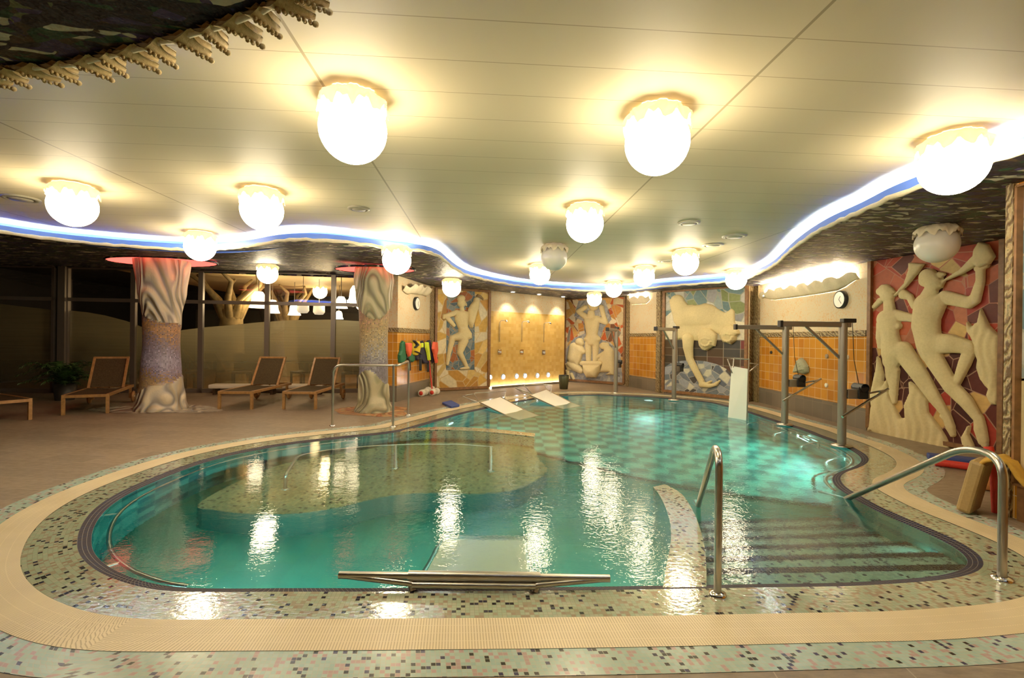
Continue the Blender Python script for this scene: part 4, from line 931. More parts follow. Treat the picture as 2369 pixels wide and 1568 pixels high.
r = Relief(W, *T4); r.poly([(697, 585), (735, 625), (760, 600), (775, 595), (785, 540), (792, 498), (822, 560), (850, 620), (922, 690), (918, 1120), (905, 1150), (868, 1150), (832, 1085), (845, 1045), (792, 980), (768, 900), (772, 850), (745, 780), (742, 720), (705, 660)], 50); r.build('flame', 7, cream_relief, m, k=.5, noise=4)
r = Relief(W, *T4); r.fat = 1.13   # man
r.cap((450, 300, 56), (480, 330, 52), z=8); r.cap((420, 320, 34)); r.cap((525, 280, 22), (548, 274, 10)); r.cap((520, 340, 26), (545, 320, 12)); r.cap((465, 380, 40), (450, 430, 52))
r.poly([(370, 450), (430, 410), (545, 405), (570, 470), (520, 590), (522, 680), (480, 860), (440, 880), (390, 810), (350, 660), (338, 560)], 85); r.cap((440, 490, 80), (430, 620, 82), (450, 740, 74), (462, 800, 62))
r.cap((560, 430, 42), (715, 465, 36), (760, 440, 32), (795, 320, 25), (795, 245, 26)); r.cap((780, 235, 24), (835, 215, 16))
r.cap((470, 740, 64), (600, 740, 56), (720, 765, 40), z=10); r.cap((722, 790, 38), (690, 870, 36), (640, 990, 24), (632, 1010, 20))
r.cap((485, 845, 54), (600, 1030, 44), (700, 1130, 40), (775, 1235, 27)); r.cap((785, 1245, 30), (795, 1310, 36), (815, 1390, 30), (825, 1415, 20))
r.build('running_man', 5, cream_relief, m, k=.42, out=.035)
r = Relief(W, *T4); r.fat = 1.13   # woman
r.cap((150, 385, 40), (165, 415, 42)); r.cap((118, 390, 24)); r.cap((190, 385, 20), (208, 392, 8)); r.cap((115, 450, 16), (75, 492, 12)); r.cap((172, 450, 28), (180, 520, 34))
r.poly([(100, 590), (140, 520), (215, 510), (250, 560), (240, 630), (230, 690), (250, 740), (240, 850), (160, 905), (140, 780), (132, 690)], 60); r.cap((165, 580, 60), (185, 690, 50), (200, 800, 64), (195, 855, 52)); r.cap((238, 620, 20), z=12)
r.cap((120, 610, 24), (110, 700, 18), (118, 760, 16)); r.cap((225, 550, 34), (330, 568, 24)); r.cap((345, 490, 18), (315, 425, 20), (275, 410, 30)); r.cap((255, 385, 14), (280, 390, 12))
r.cap((270, 790, 58), (390, 960, 48), (480, 1100, 36), (555, 1210, 22)); r.cap((560, 1215, 24), (590, 1300, 26), (605, 1350, 16)); r.cap((530, 1225, 12), (560, 1245, 14))
r.cap((195, 900, 40), (185, 960, 26)); r.cap((215, 920, 28), (205, 1070, 24), (212, 1130, 14)); r.cap((180, 950, 22), (215, 1080, 16))
r.build('running_woman', 5, cream_relief, m, k=.42, out=.025)
r = Relief(W, *T4); r.cap((556, 318, 6), (680, 255, 18), (770, 185, 34)); r.poly([(765, 110), (800, 55), (860, 75), (905, 155), (870, 205), (800, 235), (750, 200)], 50); r.build('trumpet', 6, cream_relief, m, k=.5, out=.06)
r = Relief(W, *T4); r.cap((222, 418, 7), (300, 340, 14), (340, 270, 28)); r.poly([(320, 195), (422, 205), (375, 275), (310, 320), (318, 260)], 26); r.build('trumpet', 6, cream_relief, m, k=.5, out=.05)
# ---- strip of a fifth mural on the near right pier
W = W_N; L = W.L; m = mural('teal_mural_edge', 'edge of a teal and cream mosaic mural on the near right pier', W, L - 1.6, L - .115, .30, 2.75, .02)
panel(W, L - 1.6, L - .115, 1.15, 2.75, sh_sky, m); panel(W, L - 1.6, L - .115, .30, 1.17, cream_relief, m, 'cream_panel')
# ================================================================ shell uplights over the walls
shellglow = emit('shell_uplight', (1.0, .86, .62), 260.0)
def shell(name, label, W, pts, depth, seed, tube=True):
    # pts: photo points (top edge) along the wall; a scalloped plaster trough with a lamp behind it
    q = [W.px(x, y)[:2] for x, y in pts]; t0, t1 = q[0][0], q[-1][0]; m_ = thing(name, label, 'wall lamp', (0, 0, 0), 0, 'shell uplights')
    n = 60; k = 8; vs = []
    def zt(t):
        for (a, za), (b, zb) in zip(q, q[1:]):
            if a <= t <= b: return za + (zb - za) * (t - a) / (b - a)
        return q[-1][1]
    L = t1 - t0
    for i in range(n + 1):
        u = i / n; t = t0 + L * u; en = min(1, 6 * u, 6 * (1 - u)); sc = abs(math.sin(PI * (u * L / .42) + seed)); top = zt(t) + .07 * sc - .03; hgt = (.17 + .07 * sc) * (.5 + .5 * en)
        for j in range(k + 1):
            v = j / k; o = .012 + depth * (.45 + .55 * en) * math.sin(v * PI / 2) ** .8 * (1 + .12 * math.sin(PI * (u * L / .14) + seed)) ; vs.append(W.at(t, top - hgt * (1 - v) ** 1.2, o))
    fs = [(i * (k + 1) + j, (i + 1) * (k + 1) + j, (i + 1) * (k + 1) + j + 1, i * (k + 1) + j + 1) for i in range(n) for j in range(k)]
    mb = MB().add(vs, fs, None, 0, True); o = mb.build('shell', cream_plaster, m_)
    sd = o.modifiers.new('thick', 'SOLIDIFY'); sd.thickness = .012
    if tube:
        g = MB(); g.tube([W.at(t0 + .12, zt(t0 + .12) - .05, .05), W.at((t0 + t1) / 2, zt((t0 + t1) / 2) - .05, .05), W.at(t1 - .12, zt(t1 - .12) - .05, .05)], .016, 8); g.build('light_tube', shellglow, m_)
shell('shell_uplight', 'long scalloped plaster shell uplight glowing on the right orange wall', W_O3, [(1765, 680), (1800, 672), (1850, 664), (1900, 655), (1945, 645), (1990, 632)], .16, .3)
shell('shell_uplight', 'small pale shell uplight on the narrow wall between two murals', W_O2, [(1455, 690), (1480, 688), (1505, 686)], .12, .9)
shell('shell_uplight', 'unlit plaster shell on the orange wall above the life vests', W_VEST, [(930, 664), (950, 660), (975, 664), (994, 672)], .14, 1.7, False)
# ================================================================ wall fittings
def disc_on(W, px, py, r, dp, mt, name, label, cat, group=None, face=None):
    t, z, _ = W.px(px, py); c = W.at(t, z, 0); m_ = thing(name, label, cat, c, 0, group)
    mb = MB(); mb.lathe([(r, 0), (r, dp), (r * .86, dp + .004)], 28, (0, 0, 0), axis=W.n); mb.lathe([(r * .86, dp + .004), (.0005, dp + .004)], 28, axis=W.n, smooth=False) if face is None else None
    mb.build('case' if face else 'disc', mt, m_)
    if face: MB().lathe([(r * .86, dp + .004), (.0005, dp + .005)], 28, axis=W.n, smooth=False).build('face', face, m_)
    return m_, c
for W, x, y, lab in [(W_VEST, 961, 702, 'round white faced wall clock above the life vests'), (W_O3, 1949, 693, 'round black rimmed wall clock on the right orange wall')]:
    m_, c = disc_on(W, x, y, .16, .06, black_p, 'wall_clock', lab, 'clock', None, plain('clock_face', (.85, .83, .76), .3))
    for a, l in ((.6, .07), (2.4, .10)):
        h = MB(); d = W.d * math.sin(a) + Vector((0, 0, math.cos(a))); o = W.n * .068; h.bar(o, o + d * l, .008, .003, up=W.n); h.build('clock_hand', black_p, m_)
for x, y, r, mt, lab in [(1785, 815, .035, black_p, 'small dark round cap on the orange wall above the lift'), (1914, 824, .04, steel, 'round metal cap on the orange wall beside the front lift brace'), (1961, 826, .04, white_p, 'round white cap on the orange wall right of the front lift post'), (1913, 891, .04, white_p, 'round white cap on the orange wall below the metal cap')]:
    disc_on(W_O3, x, y, r, .02, mt, 'wall_plug', lab, 'wall plug', 'round plugs on the right wall')
fish = plasterm('grey_green_plaster', (.34, .34, .22), .6, 40)
t, z, _ = W_O3.px(1858, 848); m_ = thing('leaf_spout', 'grey green leaf shaped plaster spout on the right orange wall', 'wall ornament', (0, 0, 0))
r = Relief(W_O3, 1680, 720, 4.9); r.poly([(812, 640), (830, 570), (865, 525), (905, 560), (945, 630), (945, 690), (900, 715), (830, 690)], 40)
for k in range(5): r.cap((830 + 22 * k, 690 - 8 * k, 10), (868 + 12 * k, 560 + 26 * k, 7), z=44)
r.build('leaf', 7, fish, m_, k=1.0)
# showers
for i, (x, y1, hx, y2, lab) in enumerate([(1155, 742, 1161, 814, 'left shower with a thin riser on the yellow wall'), (1206, 744, 1212, 814, 'middle shower with a thin riser on the yellow wall'), (1257, 747, 1264, 815, 'right shower with a thin riser on the yellow wall')]):
    W = W_SH; t, z, _ = W.px(x, y1); t2, z2, _ = W.px(x, y2); m_ = thing('wall_shower', lab, 'shower', W.at(t, 0), 0, 'wall showers')
    mb = MB(); b = W.at(t, 0); mb.tube([p - b for p in fillet([W.at(t, z - .62, .03), W.at(t, z, .03), W.at(t + .10, z + .02, .18)], .06)], .011, 8); mb.build('riser_pipe', chrome, m_)
    mb = MB(); mb.lathe([(.012, .05), (.05, .01), (.055, 0), (.0005, -.004)], 18, W.at(t + .11, z - .03, .20) - b); mb.build('shower_head', chrome, m_)
    mb = MB(); mb.bar(W.at(t2 - .07, z2, .012) - b, W.at(t2 + .07, z2, .012) - b, .15, .024, up=W.n); mb.build('mixer_plate', chrome, m_, .006)
    mb = MB(); mb.lathe([(.035, 0), (.03, .05), (.0005, .055)], 16, W.at(t2, z2, .024) - b, axis=W.n); mb.build('mixer_knob', steel, m_)
spot_e = emit('floor_spot_lens', (.92, .95, 1.0), 14.0)
spot_r = plain('spot_ring', (.35, .40, .46), .3, .5)
for i, (x, y) in enumerate([(1133.5, 872), (1164, 871), (1195, 869.5), (1214.5, 868.5), (1243, 868), (1268, 866.5)]):
    W = W_SH; t, z, _ = W.px(x, y); m_ = thing('wall_spot', '%s small round spot low on the yellow shower wall' % ['leftmost', 'second from left', 'third from left', 'fourth from left', 'fifth from left', 'rightmost'][i], 'spotlight', W.at(t, z), 0, 'small spots on the shower wall')
    MB().lathe([(.085, 0), (.08, .02), (.055, .022)], 20, axis=W.n).build('ring', spot_r, m_); MB().lathe([(.055, .02), (.0005, .024)], 20, axis=W.n).build('lens', spot_e, m_)
for i, (x, y) in enumerate([(1171, 679.5), (1231.5, 684.5), (1287, 688.5)]):
    t, z, _ = W_SH.px(x, y); q = W_SH.at(t, 0, .3); zz = sz(q.x, q.y) - .004; q.z = zz; m_ = thing('downlight', '%s recessed downlight in the soffit before the shower wall' % ['left', 'middle', 'right'][i], 'spotlight', q, 0, 'soffit downlights over the showers')
    MB().lathe([(.085, .0), (.09, -.012), (.06, -.016)], 20).build('ring', spot_r, m_); MB().lathe([(.06, -.012), (.0005, -.02)], 20).build('lens', emit('downlight_lens', (1, .9, .7), 25.0) if i == 0 else bpy.data.materials['downlight_lens'], m_)
lb = MB(); lb.bar(W_SH.at(.02, .03, .06), W_SH.at(W_SH.L - .02, .03, .06), .03, .03); tag(lb.build('floor_light_strip', emit('floor_strip', (1, .93, .82), 22.0)), 'glowing white light strip along the foot of the shower wall', 'light strip')
lb = MB(); lb.bar(W_SH.at(0, .03, .16), W_SH.at(W_SH.L, .03, .16), .05, .06); struct('baseboard_shower', lb, plinth_tile, 'low kerb before the shower wall light strip')
# ================================================================ wooden loungers
lw = plain('lounger_wood', (.36, .18, .06), .45, var=.2, vs=18)
def sling_m():
    n = N('brown_sling'); c = n.ramp(n.noise(n.obj(), 60, 3), [(.3, (.045, .03, .015)), (.7, (.085, .058, .028))]); return n.pbr(c, .8, 0, None, .15)
sling = sling_m()
def lounger(name, label, loc, rz):
    t = thing(name, label, 'sun lounger', loc, rz, 'wooden sun loungers by the window wall')
    Wd, L, zs, th = .66, 1.25, .33, .055
    for x in (-1, 1): MB().box((x * (Wd / 2 - .0225), 0.03, zs / 2), (.05, .05, zs)).build('leg', lw, t, .004)
    f = MB()
    for x in (-1, 1): f.box((x * (Wd / 2 - .02), .95, zs), (.04, 1.9, th))
    f.box((0, .02, zs - .005), (Wd - .06, .04, .05)); f.box((0, 1.88, zs), (Wd - .06, .04, th)); f.box((0, L, zs - .01), (Wd - .06, .04, .035)); f.build('seat_frame', lw, t, .004)
    s = MB(); n = 12; vs = []
    for i in range(n + 1):
        y = .03 + (L - .02) * i / n; sag = -.05 * math.sin(PI * i / n) * .6
        for j, x in enumerate((-1, -.5, 0, .5, 1)): vs.append((x * (Wd / 2 - .04), y, zs + .022 + sag * (1 - x * x) - .012 * (1 - x * x)))
    s.add(vs, [(i * 5 + j, i * 5 + j + 1, (i + 1) * 5 + j + 1, (i + 1) * 5 + j) for i in range(n) for j in range(4)], None, 0, True); s.build('seat_sling', sling, t)
    a = math.radians(56); bl = .72; dy, dz = math.cos(a), math.sin(a); b = MB()
    for x in (-1, 1): b.bar((x * (Wd / 2 - .055), L, zs + .02), (x * (Wd / 2 - .055), L + dy * bl, zs + .02 + dz * bl), .042, .04)
    b.bar((-(Wd / 2 - .035), L + dy * bl, zs + .02 + dz * bl), ((Wd / 2 - .035), L + dy * bl, zs + .02 + dz * bl), .045, .042); b.build('backrest_frame', lw, t, .004)
    s = MB(); s.quad((-(Wd / 2 - .07), L + .03 * dy, zs + .02 + .03 * dz), ((Wd / 2 - .07), L + .03 * dy, zs + .02 + .03 * dz), ((Wd / 2 - .07), L + dy * (bl - .02), zs + .02 + dz * (bl - .02)), (-(Wd / 2 - .07), L + dy * (bl - .02), zs + .02 + dz * (bl - .02))); s.build('backrest_sling', sling, t)
    p = MB(); p.bar((0, L + .1 * dy + .2, zs), (0, L + dy * .42, zs + dz * .42), .03, .03); p.build('back_prop', lw, t)
    for x in (-1, 1):
        w = MB(); w.lathe([(.0005, -.02), (.11, -.02), (.12, 0), (.11, .02), (.0005, .02)], 24, (x * (Wd / 2 + .03), 1.68, .12), axis=(1, 0, 0)); o = w.build('wheel', lw, t); h = MB(); h.lathe([(.0005, -.03), (.02, -.03), (.02, .03), (.0005, .03)], 12, (x * (Wd / 2 + .03), 1.68, .12), axis=(1, 0, 0)); h.build('wheel_hub', steel, o)
        k = MB(); k.box((x * (Wd / 2 - .02), 1.68, .21), (.04, .05, .24)); k.build('leg', lw, t)
    return t
q = P(543, 947); lounger('sun_lounger', 'wooden sun lounger with brown sling halfway between the two columns', (q.x, q.y, 0), .05)
q = P(692, 947); lounger('sun_lounger', 'wooden sun lounger with brown sling just left of the right column', (q.x, q.y, 0), .05)
a, b = P(142, 961), P(250, 956); c = (a + b) / 2; lounger('sun_lounger', 'wooden sun lounger left of the left column in front of the fern', (c.x, c.y, 0), math.atan2(b.y - a.y, b.x - a.x))
a = P(70, 971); c = a.xy - Vector((.45, .89)) * .305; lounger('sun_lounger', 'wooden sun lounger cut off by the left edge of the picture', (c.x, c.y, 0), 1.10)
bench_w = plain('white_bench', (.70, .62, .48), .4)
for (x0, x1, y, lab, off) in [(505, 655, 898, 'low white bench behind the lounger between the columns', .35), (668, 760, 898, 'low white bench behind the lounger next to the right column', .35), (262, 300, 880, 'low white bench behind the lounger in front of the fern', .35)]:
    t0, t1 = tpx(x0, y), tpx(x1, y); m_ = thing('low_bench', lab, 'bench', W_WIN.at(t0, 0, off), 0, 'low white benches along the windows'); o = W_WIN.at(t0, 0, off)
    s = MB(); s.bar(W_WIN.at(t0, .20, off) - o, W_WIN.at(t1, .20, off) - o, .36, .10); s.build('bench_top', bench_w, m_, .03)
    for tt_ in (t0 + .12, t1 - .12):
        k = MB(); k.bar(W_WIN.at(tt_, 0, off) - o, W_WIN.at(tt_, .16, off) - o, .06, .24, up=W_WIN.n); k.build('bench_foot', dkwood, m_)
# ================================================================ plants
leaf_m = plain('fern_leaves', (.035, .085, .018), .5, var=.5, vs=9)
pot_m = plain('dark_plant_pot', (.03, .025, .02), .5)
def plant(name, label, q, H, R, n, seed):
    t = thing(name, label, 'plant', q); rnd = random.Random(seed); mb = MB()
    for i in range(n):
        a = rnd.uniform(0, 2 * PI); L = R * rnd.uniform(.5, 1.15); hh = H * rnd.uniform(.45, 1.0); pts = []
        for k in range(9):
            u = k / 8; pts.append(Vector((math.cos(a) * L * u ** 1.1, math.sin(a) * L * u ** 1.1, .34 + (hh - .34) * (1 - (1 - u) ** 2) - .35 * hh * max(0, u - .55) ** 1.5 * 2)))
        for k in range(8):
            for m_ in range(3):
                p = pts[k].lerp(pts[k + 1], m_ / 3); d = (pts[k + 1] - pts[k]).normalized(); sd = d.cross(Vector((0, 0, 1))); sd.normalize(); w = .13 * math.sin(PI * min(1, .15 + (k + m_ / 3) / 9.2))
                for sgn in (-1, 1):
                    tip = p + sd * sgn * w + d * .05 + Vector((0, 0, rnd.uniform(-.05, .01))); mb.add([p - d * .012, p + d * .02, tip], [(0, 1, 2)])
    o = mb.build('fronds', leaf_m, t)
    MB().lathe([(.16, 0), (.21, .36), (.19, .36), (.17, .30), (.0005, .30)], 24).build('pot', pot_m, t)
    return t
q = P(150, 925); plant('potted_fern', 'bushy dark green fern on the deck behind the leftmost full lounger', (q.x, q.y, 0), .95, .75, 46, 4)
tt_, _, _ = W_WIN.px(235, 880); plant('tall_plant', 'tall blurred green plant behind the frosted glass', tuple(W_WIN.at(tt_ - .05, 0, -.9)), 1.9, .62, 34, 9)
# ================================================================ steel rails
def handrail(name, label, paths, r, flanges=(), grp=None, cat='handrail', mt=steel, o=None):
    o = Vector(o if o is not None else paths[0][0]); t = thing(name, label, cat, o, 0, grp)
    for i, p in enumerate(paths):
        mb = MB(); mb.tube([Vector(k) - o for k in p], r if i == 0 else r * .95, 12); mb.build('rail_tube' if i == 0 else 'post', mt, t)
    for f in flanges: MB().lathe([(r * 2.3, 0), (r * 2.2, .014), (r * 1.1, .02)], 20, Vector(f) - o).build('flange', chrome, t)
    return t
A_, B_ = P(1660, 1376), P(1615, 1170, ZW); d = (B_ - A_); d.z = 0
handrail('step_handrail', 'steel handrail on the left side of the pool steps bending down into the water', [fillet([A_, A_ + Vector((.004, .01, .79)), A_ + d * .14 + Vector((0, 0, .80)), Vector((B_.x, B_.y, ZW)), Vector((B_.x, B_.y, ZW)) + d * .22 + Vector((0, 0, -.2))], .12, 8)], .021, [A_], 'handrails beside the pool steps')
A_ = P(2318, 1340); T_ = PY(2232, 1039, 3.30); B_ = P(1960, 1153, ZW)
e = (B_ - T_).normalized()
handrail('step_handrail', 'steel handrail on the right side of the pool steps near the tan kickboards', [fillet([A_, A_ + Vector((.02, .02, T_.z + .02)), T_ + Vector((0, 0, .015)), B_, B_ + e * .5], .16, 10)], .024, [A_], 'handrails beside the pool steps')
a, b, c = P(769, 985), P(909, 987), P(944, 960); hz = .99; up = Vector((0, 0, hz))
handrail('ladder_handrail', 'bent steel handrail on three posts at the left pool edge before the golden column', [fillet([a, a + up, b + up * 1.0 + Vector((.08, .0, 0)), c + up * 1.02, c], .17, 8), [b, b + up]], .02, [a, b, c])
# grab rail under the water in the shallow end
z = -.10; pp = [PR(x, y, z) for x, y in [(690, 1053), (760, 1040), (860, 1031), (960, 1027), (1060, 1027), (1140, 1033)]]
g0 = PR(660, 1131, -.6); handrail('bench_grab_rail', 'underwater steel grab rail standing on the submerged bench', [fillet([g0, Vector((g0.x, g0.y, z))] + [Vector(p) for p in pp], .12, 6), [PR(915, 1083, -.6), PR(915, 1030, z)], [PR(1135, 1089, -.6), PR(1135, 1032, z)]], .02, [g0, PR(915, 1083, -.6), PR(1135, 1089, -.6)])
inn = offset(R0, -.17, 3); ii = [i for i, p in enumerate(inn) if p.x < -.9 and p.y < 7.0 and not (p.x > -1.9 and p.y < 3)]
k0 = max(range(len(ii)), key=lambda j: (ii[j] - ii[j - 1]) % len(inn)); ii = ii[k0:] + ii[:k0]
handrail('wall_grab_rail', 'long steel grab rail following the left pool wall just under the water', [[Vector((inn[i].x, inn[i].y, -.12)) for i in ii][::2]] + [[Vector((inn[i].x, inn[i].y, -.12)), Vector((R1[min(range(len(R1)), key=lambda j: (R1[j] - inn[i]).length)].x, R1[min(range(len(R1)), key=lambda j: (R1[j] - inn[i]).length)].y, -.12))] for i in ii[4::22]], .017)
# bars along the right pool wall
inn2 = offset(R0, -.16, 2); rb = [p for p in inn2 if p.x > 3.5 and 5.3 < p.y < 9.4]
rb.sort(key=lambda p: p.y); up_ = [Vector((p.x, p.y, -.16)) for p in rb][::2]; lo_ = [Vector((p.x, p.y, -.62)) for p in rb][::2]
paths = [up_, lo_, [v + Vector((0, 0, -.2)) for v in up_]]
for v in up_[3::7]: paths.append([v, v + Vector((0, 0, -.62))])
for v in up_[5::9]:
    paths.append(fillet([v + Vector((-.42, -.15, -.75)), v + Vector((-.42, -.15, -.12)), v + Vector((0, .1, -.10)), v + Vector((0, .1, -.4))], .15, 5))
handrail('wall_bar_frame', 'underwater steel bars with curved grab loops along the right pool wall', paths, .018, (), None, 'grab rail')
p0 = [PR(*p, -.12) for p in [(1950, 1092), (1912, 1100), (1908, 1113), (1925, 1131)]]
handrail('corner_grab_loop', 'short curved steel grab loop at the inner corner of the right pool edge', [fillet([Vector((p0[0].x + .1, p0[0].y, -.12))] + [Vector(p) for p in p0] + [Vector((p0[3].x + .1, p0[3].y, -.3))], .12, 5)], .018, (), None, 'grab rail')
# ================================================================ pool davits (swing arm lifts)
def davit(label, base, ang, crank=True, h=1.72):
    t = thing('pool_lift', label, 'pool lift', base, ang, 'steel pool lifts with swing arms')   # arm points to local -x
    MB().tube([(0, 0, 0), (0, 0, h + .02)], .055, 16).build('post', greymetal, t)
    MB().lathe([(.13, 0), (.13, .015), (.06, .03)], 24).build('flange', steel, t)
    a = MB(); a.bar((.10, 0, h), (-.88, 0, h), .07, .075); a.build('arm', greymetal, t, .01)
    s = MB(); s.bar((.16, 0, h + .055), (-.02, 0, h + .055), .09, .06); s.build('pulley_housing', black_p, t, .008)
    s = MB(); s.bar((-.9, 0, h), (-.86, 0, h), .085, .095); s.build('arm_cap', black_p, t, .006)
    b = MB(); b.bar((-.52, 0, h - .03), (-.03, 0, h - .48), .03, .03); b.build('brace', greymetal, t)
    w = MB(); w.box((.12, 0, h - .97), (.14, .10, .13)); w.build('bracket', greymetal, t, .008)
    w = MB(); w.box((.25, 0, h - .95), (.14, .16, .17)); w.lathe([(.06, -.1), (.06, .1)], 16, (.25, 0, h - .88), axis=(0, 1, 0)); w.build('winch', black_p, t, .012)
    c = MB(); c.tube([(.13, 0, h + .03), (.16, .0, h - .5), (.24, 0, h - .88)], .005, 6); c.build('cable', black_p, t)
    if crank:
        c = MB(); c.tube(fillet([(.30, -.09, h - .95), (.52, -.12, h - .90), (.40, -.16, h - .92)], .03), .014, 8); c.tube([(.55, -.12, h - .88), (-.20, -.30, h - 1.25)], .017, 8); c.build('crank_handle', steel, t)
    return t
davit('rear grey steel pool lift post of the pair on the right pool edge', P(1815, 982), .0, True, 1.70)
davit('front grey steel pool lift post of the pair on the right pool edge', P(1947, 1031), .0, True, 1.70)
davit('steel pool lift post on the far pool edge before the washing mural', P(1424, 909), 1.1, False)
davit('steel pool lift post on the far pool edge before the drinking boys mural', P(1559, 925), .75, False)
# ================================================================ white hydrotherapy boards with handlebars
board_m = plain('white_board', (.90, .88, .80), .35)
def board(label, p0, p1, Wd, z0, z1, bar=1.45, tilt=0.0, under=True):
    a = Vector((p0[0], p0[1], z0)); b = Vector((p1[0], p1[1], z1)); d = b - a; L = d.length; d.normalize(); h = Vector((d.x, d.y, 0))
    if h.length < .05: h = Vector((math.cos(tilt), math.sin(tilt), 0))
    h.normalize(); s = Vector((-h.y, h.x, 0)); nrm = s.cross(d) * -1
    if nrm.z < 0: nrm = -nrm
    t = thing('floating_board', label, 'pool exercise board', a, 0, 'white pool exercise boards')
    R = Matrix((s, d, nrm)).transposed(); mb = MB(); mb.box(d * L / 2, (Wd, L, .035), 0, R); mb.build('board', board_m, t, .01)
    f = MB()
    for sg in (-1, 1): f.tube([s * sg * (Wd / 2 + .02) - d * .05, s * sg * (Wd / 2 + .02) + d * (L + .12)], .013, 8)
    f.tube([s * (Wd / 2 + .02) + d * (L + .12), s * -(Wd / 2 + .02) + d * (L + .12)], .013, 8); f.tube([s * (Wd / 2 + .02) + d * (L + .05), s * -(Wd / 2 + .02) + d * (L + .05)], .010, 8); f.build('side_frame', steel, t)
    up = nrm * .045 + Vector((0, 0, .012)); k = -d * .04
    hb = MB(); e = bar / 2
    hb.tube([s * -e + up + k, s * e + up + k], .021, 12); hb.tube([s * -(Wd / 2 + .05) + up + k, s * (Wd / 2 + .05) + up + k], .030, 12)
    hb.tube([s * -(Wd / 2 + .02) + up * .2 + k * 1.6, s * (Wd / 2 + .02) + up * .2 + k * 1.6], .018, 10); hb.build('handlebar', steel, t)
    for sg in (-1, 1):
        q = MB(); q.tube(fillet([s * sg * (e - .02) + up * .95 + k, s * sg * (Wd / 2 + .02) + up * .3 + k - d * .02, s * sg * (Wd / 2 + .0) - d * .02], .05), .016, 10); q.tube([s * sg * (Wd / 2 + .04) + up + k, s * sg * (Wd / 2 + .02) - d * .05 - Vector((0, 0, .02))], .022, 8); q.build('handle_brace', steel, t)
    return t
q0 = P(1098, 1349, .02); f1, f2 = PR(1035, 1250, -.42), PR(1207, 1250, -.42); q1 = (f1 + f2) / 2
board('white pool exercise board sloping into the water at the near pool edge', q0.xy, q1.xy, .66, .0, -.42, 1.56)
def board2(label, c4, z0, z1, frames):
    a, b = P(*c4[0], z0), P(*c4[1], z0); c, d_ = PR(*c4[2], z1), PR(*c4[3], z1); t = thing('floating_board', label, 'pool exercise board', a, 0, 'white pool exercise boards'); o = Vector(a)
    mb = MB(); n = Vector((0, 0, .03)); vs = [v - o for v in (a, b, c, d_)]; vs += [v - n for v in vs]
    mb.add(vs, [(0, 1, 2, 3), (7, 6, 5, 4), (0, 4, 5, 1), (1, 5, 6, 2), (2, 6, 7, 3), (3, 7, 4, 0)]); mb.build('board', board_m, t, .008)
    f = MB(); f.tube([a - o, d_ - o], .014, 8); f.tube([b - o, c - o], .014, 8); f.tube([d_ - o, c - o], .012, 8); f.build('side_frame', steel, t)
    ce = (a + b) / 2
    for pts in frames:
        q = MB(); q.tube([PY(x, y, ce.y + dy) - o for x, y, dy in pts], .014, 8); q.build('handle_frame', steel, t)
board2('white pool exercise board with handle frame nearest the blue kickboard', [(1110, 931), (1158, 918), (1246, 961), (1201, 971)], .06, -.06, [[(1111, 932, 0), (1070, 916, .1), (1097, 911, .2), (1110, 934, 0), (1070, 916, .1)], [(1098, 909, .1), (1171, 904, .3), (1167, 922, .2)]])
board2('white pool exercise board with handle frame second from the left at the far pool edge', [(1226, 914), (1264, 901), (1344, 939), (1304, 946)], .10, -.06, [[(1228, 918, 0), (1191, 896, .1), (1213, 892, .2), (1232, 912, 0), (1191, 896, .1)], [(1213, 890, .1), (1257, 888, .2), (1266, 900, .1)], [(1258, 890, .1), (1277, 890, .2), (1274, 910, .1)]])
yb = 9.25; t = thing('floating_board', 'white pool exercise board folded upright at the far right pool corner', 'pool exercise board', PY(1708, 968, yb), 0, 'white pool exercise boards'); o = PY(1708, 968, yb)
c4 = [PY(1697, 847, yb + .1), PY(1730, 853, yb - .15), PY(1726, 985, yb - .15), PY(1688, 972, yb + .1)]; n_ = Vector((-.02, .04, 0))
mb = MB(); vs = [v - o for v in c4]; vs += [v + n_ for v in vs]; mb.add(vs, [(3, 2, 1, 0), (4, 5, 6, 7), (0, 1, 5, 4), (1, 2, 6, 5), (2, 3, 7, 6), (3, 0, 4, 7)]); mb.build('board', board_m, t, .008)
for pts in ([(1694, 863), (1683, 830), (1698, 829), (1696, 850)], [(1698, 829), (1733, 831), (1732, 860)], [(1731, 862), (1754, 842), (1733, 840)], [(1733, 831), (1727, 985)]):
    q = MB(); q.tube([PY(x, y, yb - .05) - o for x, y in pts], .013, 8); q.build('handle_frame', steel, t)
# ================================================================ small things
foam = lambda n_, c, r=.6: plain(n_, c, r, var=.08, vs=60)
blue_f, red_f, yel_f, purp_f, tan_f = foam('blue_foam', (.03, .06, .26)), foam('red_foam', (.62, .035, .02)), foam('yellow_cloth', (.50, .27, .03), .8), foam('purple_foam', (.10, .03, .20)), foam('tan_foam', (.36, .24, .09))
a, b, c, d = P(1022, 935), P(1044, 930), P(1064, 941), P(1044, 945); ce = (a + b + c + d) / 4
mb = MB(); k = thing('kickboard', 'flat blue foam kickboard lying on the far left pool edge', 'kickboard', (ce.x, ce.y, .006)); V = fillet([Vector((p.x - ce.x, p.y - ce.y, 0)) for p in (a, b, c, d)], .06, 5, True); n = len(V)
mb.add([(p.x, p.y, 0) for p in V] + [(p.x, p.y, .04) for p in V], [tuple(range(n))[::-1], tuple(range(n, 2 * n))] + [(i, (i + 1) % n, n + (i + 1) % n, n + i) for i in range(n)]); mb.build('board', blue_f, k, .008)
whf, grf = foam('white_foam', (.75, .68, .55)), foam('green_foam', (.05, .3, .06))
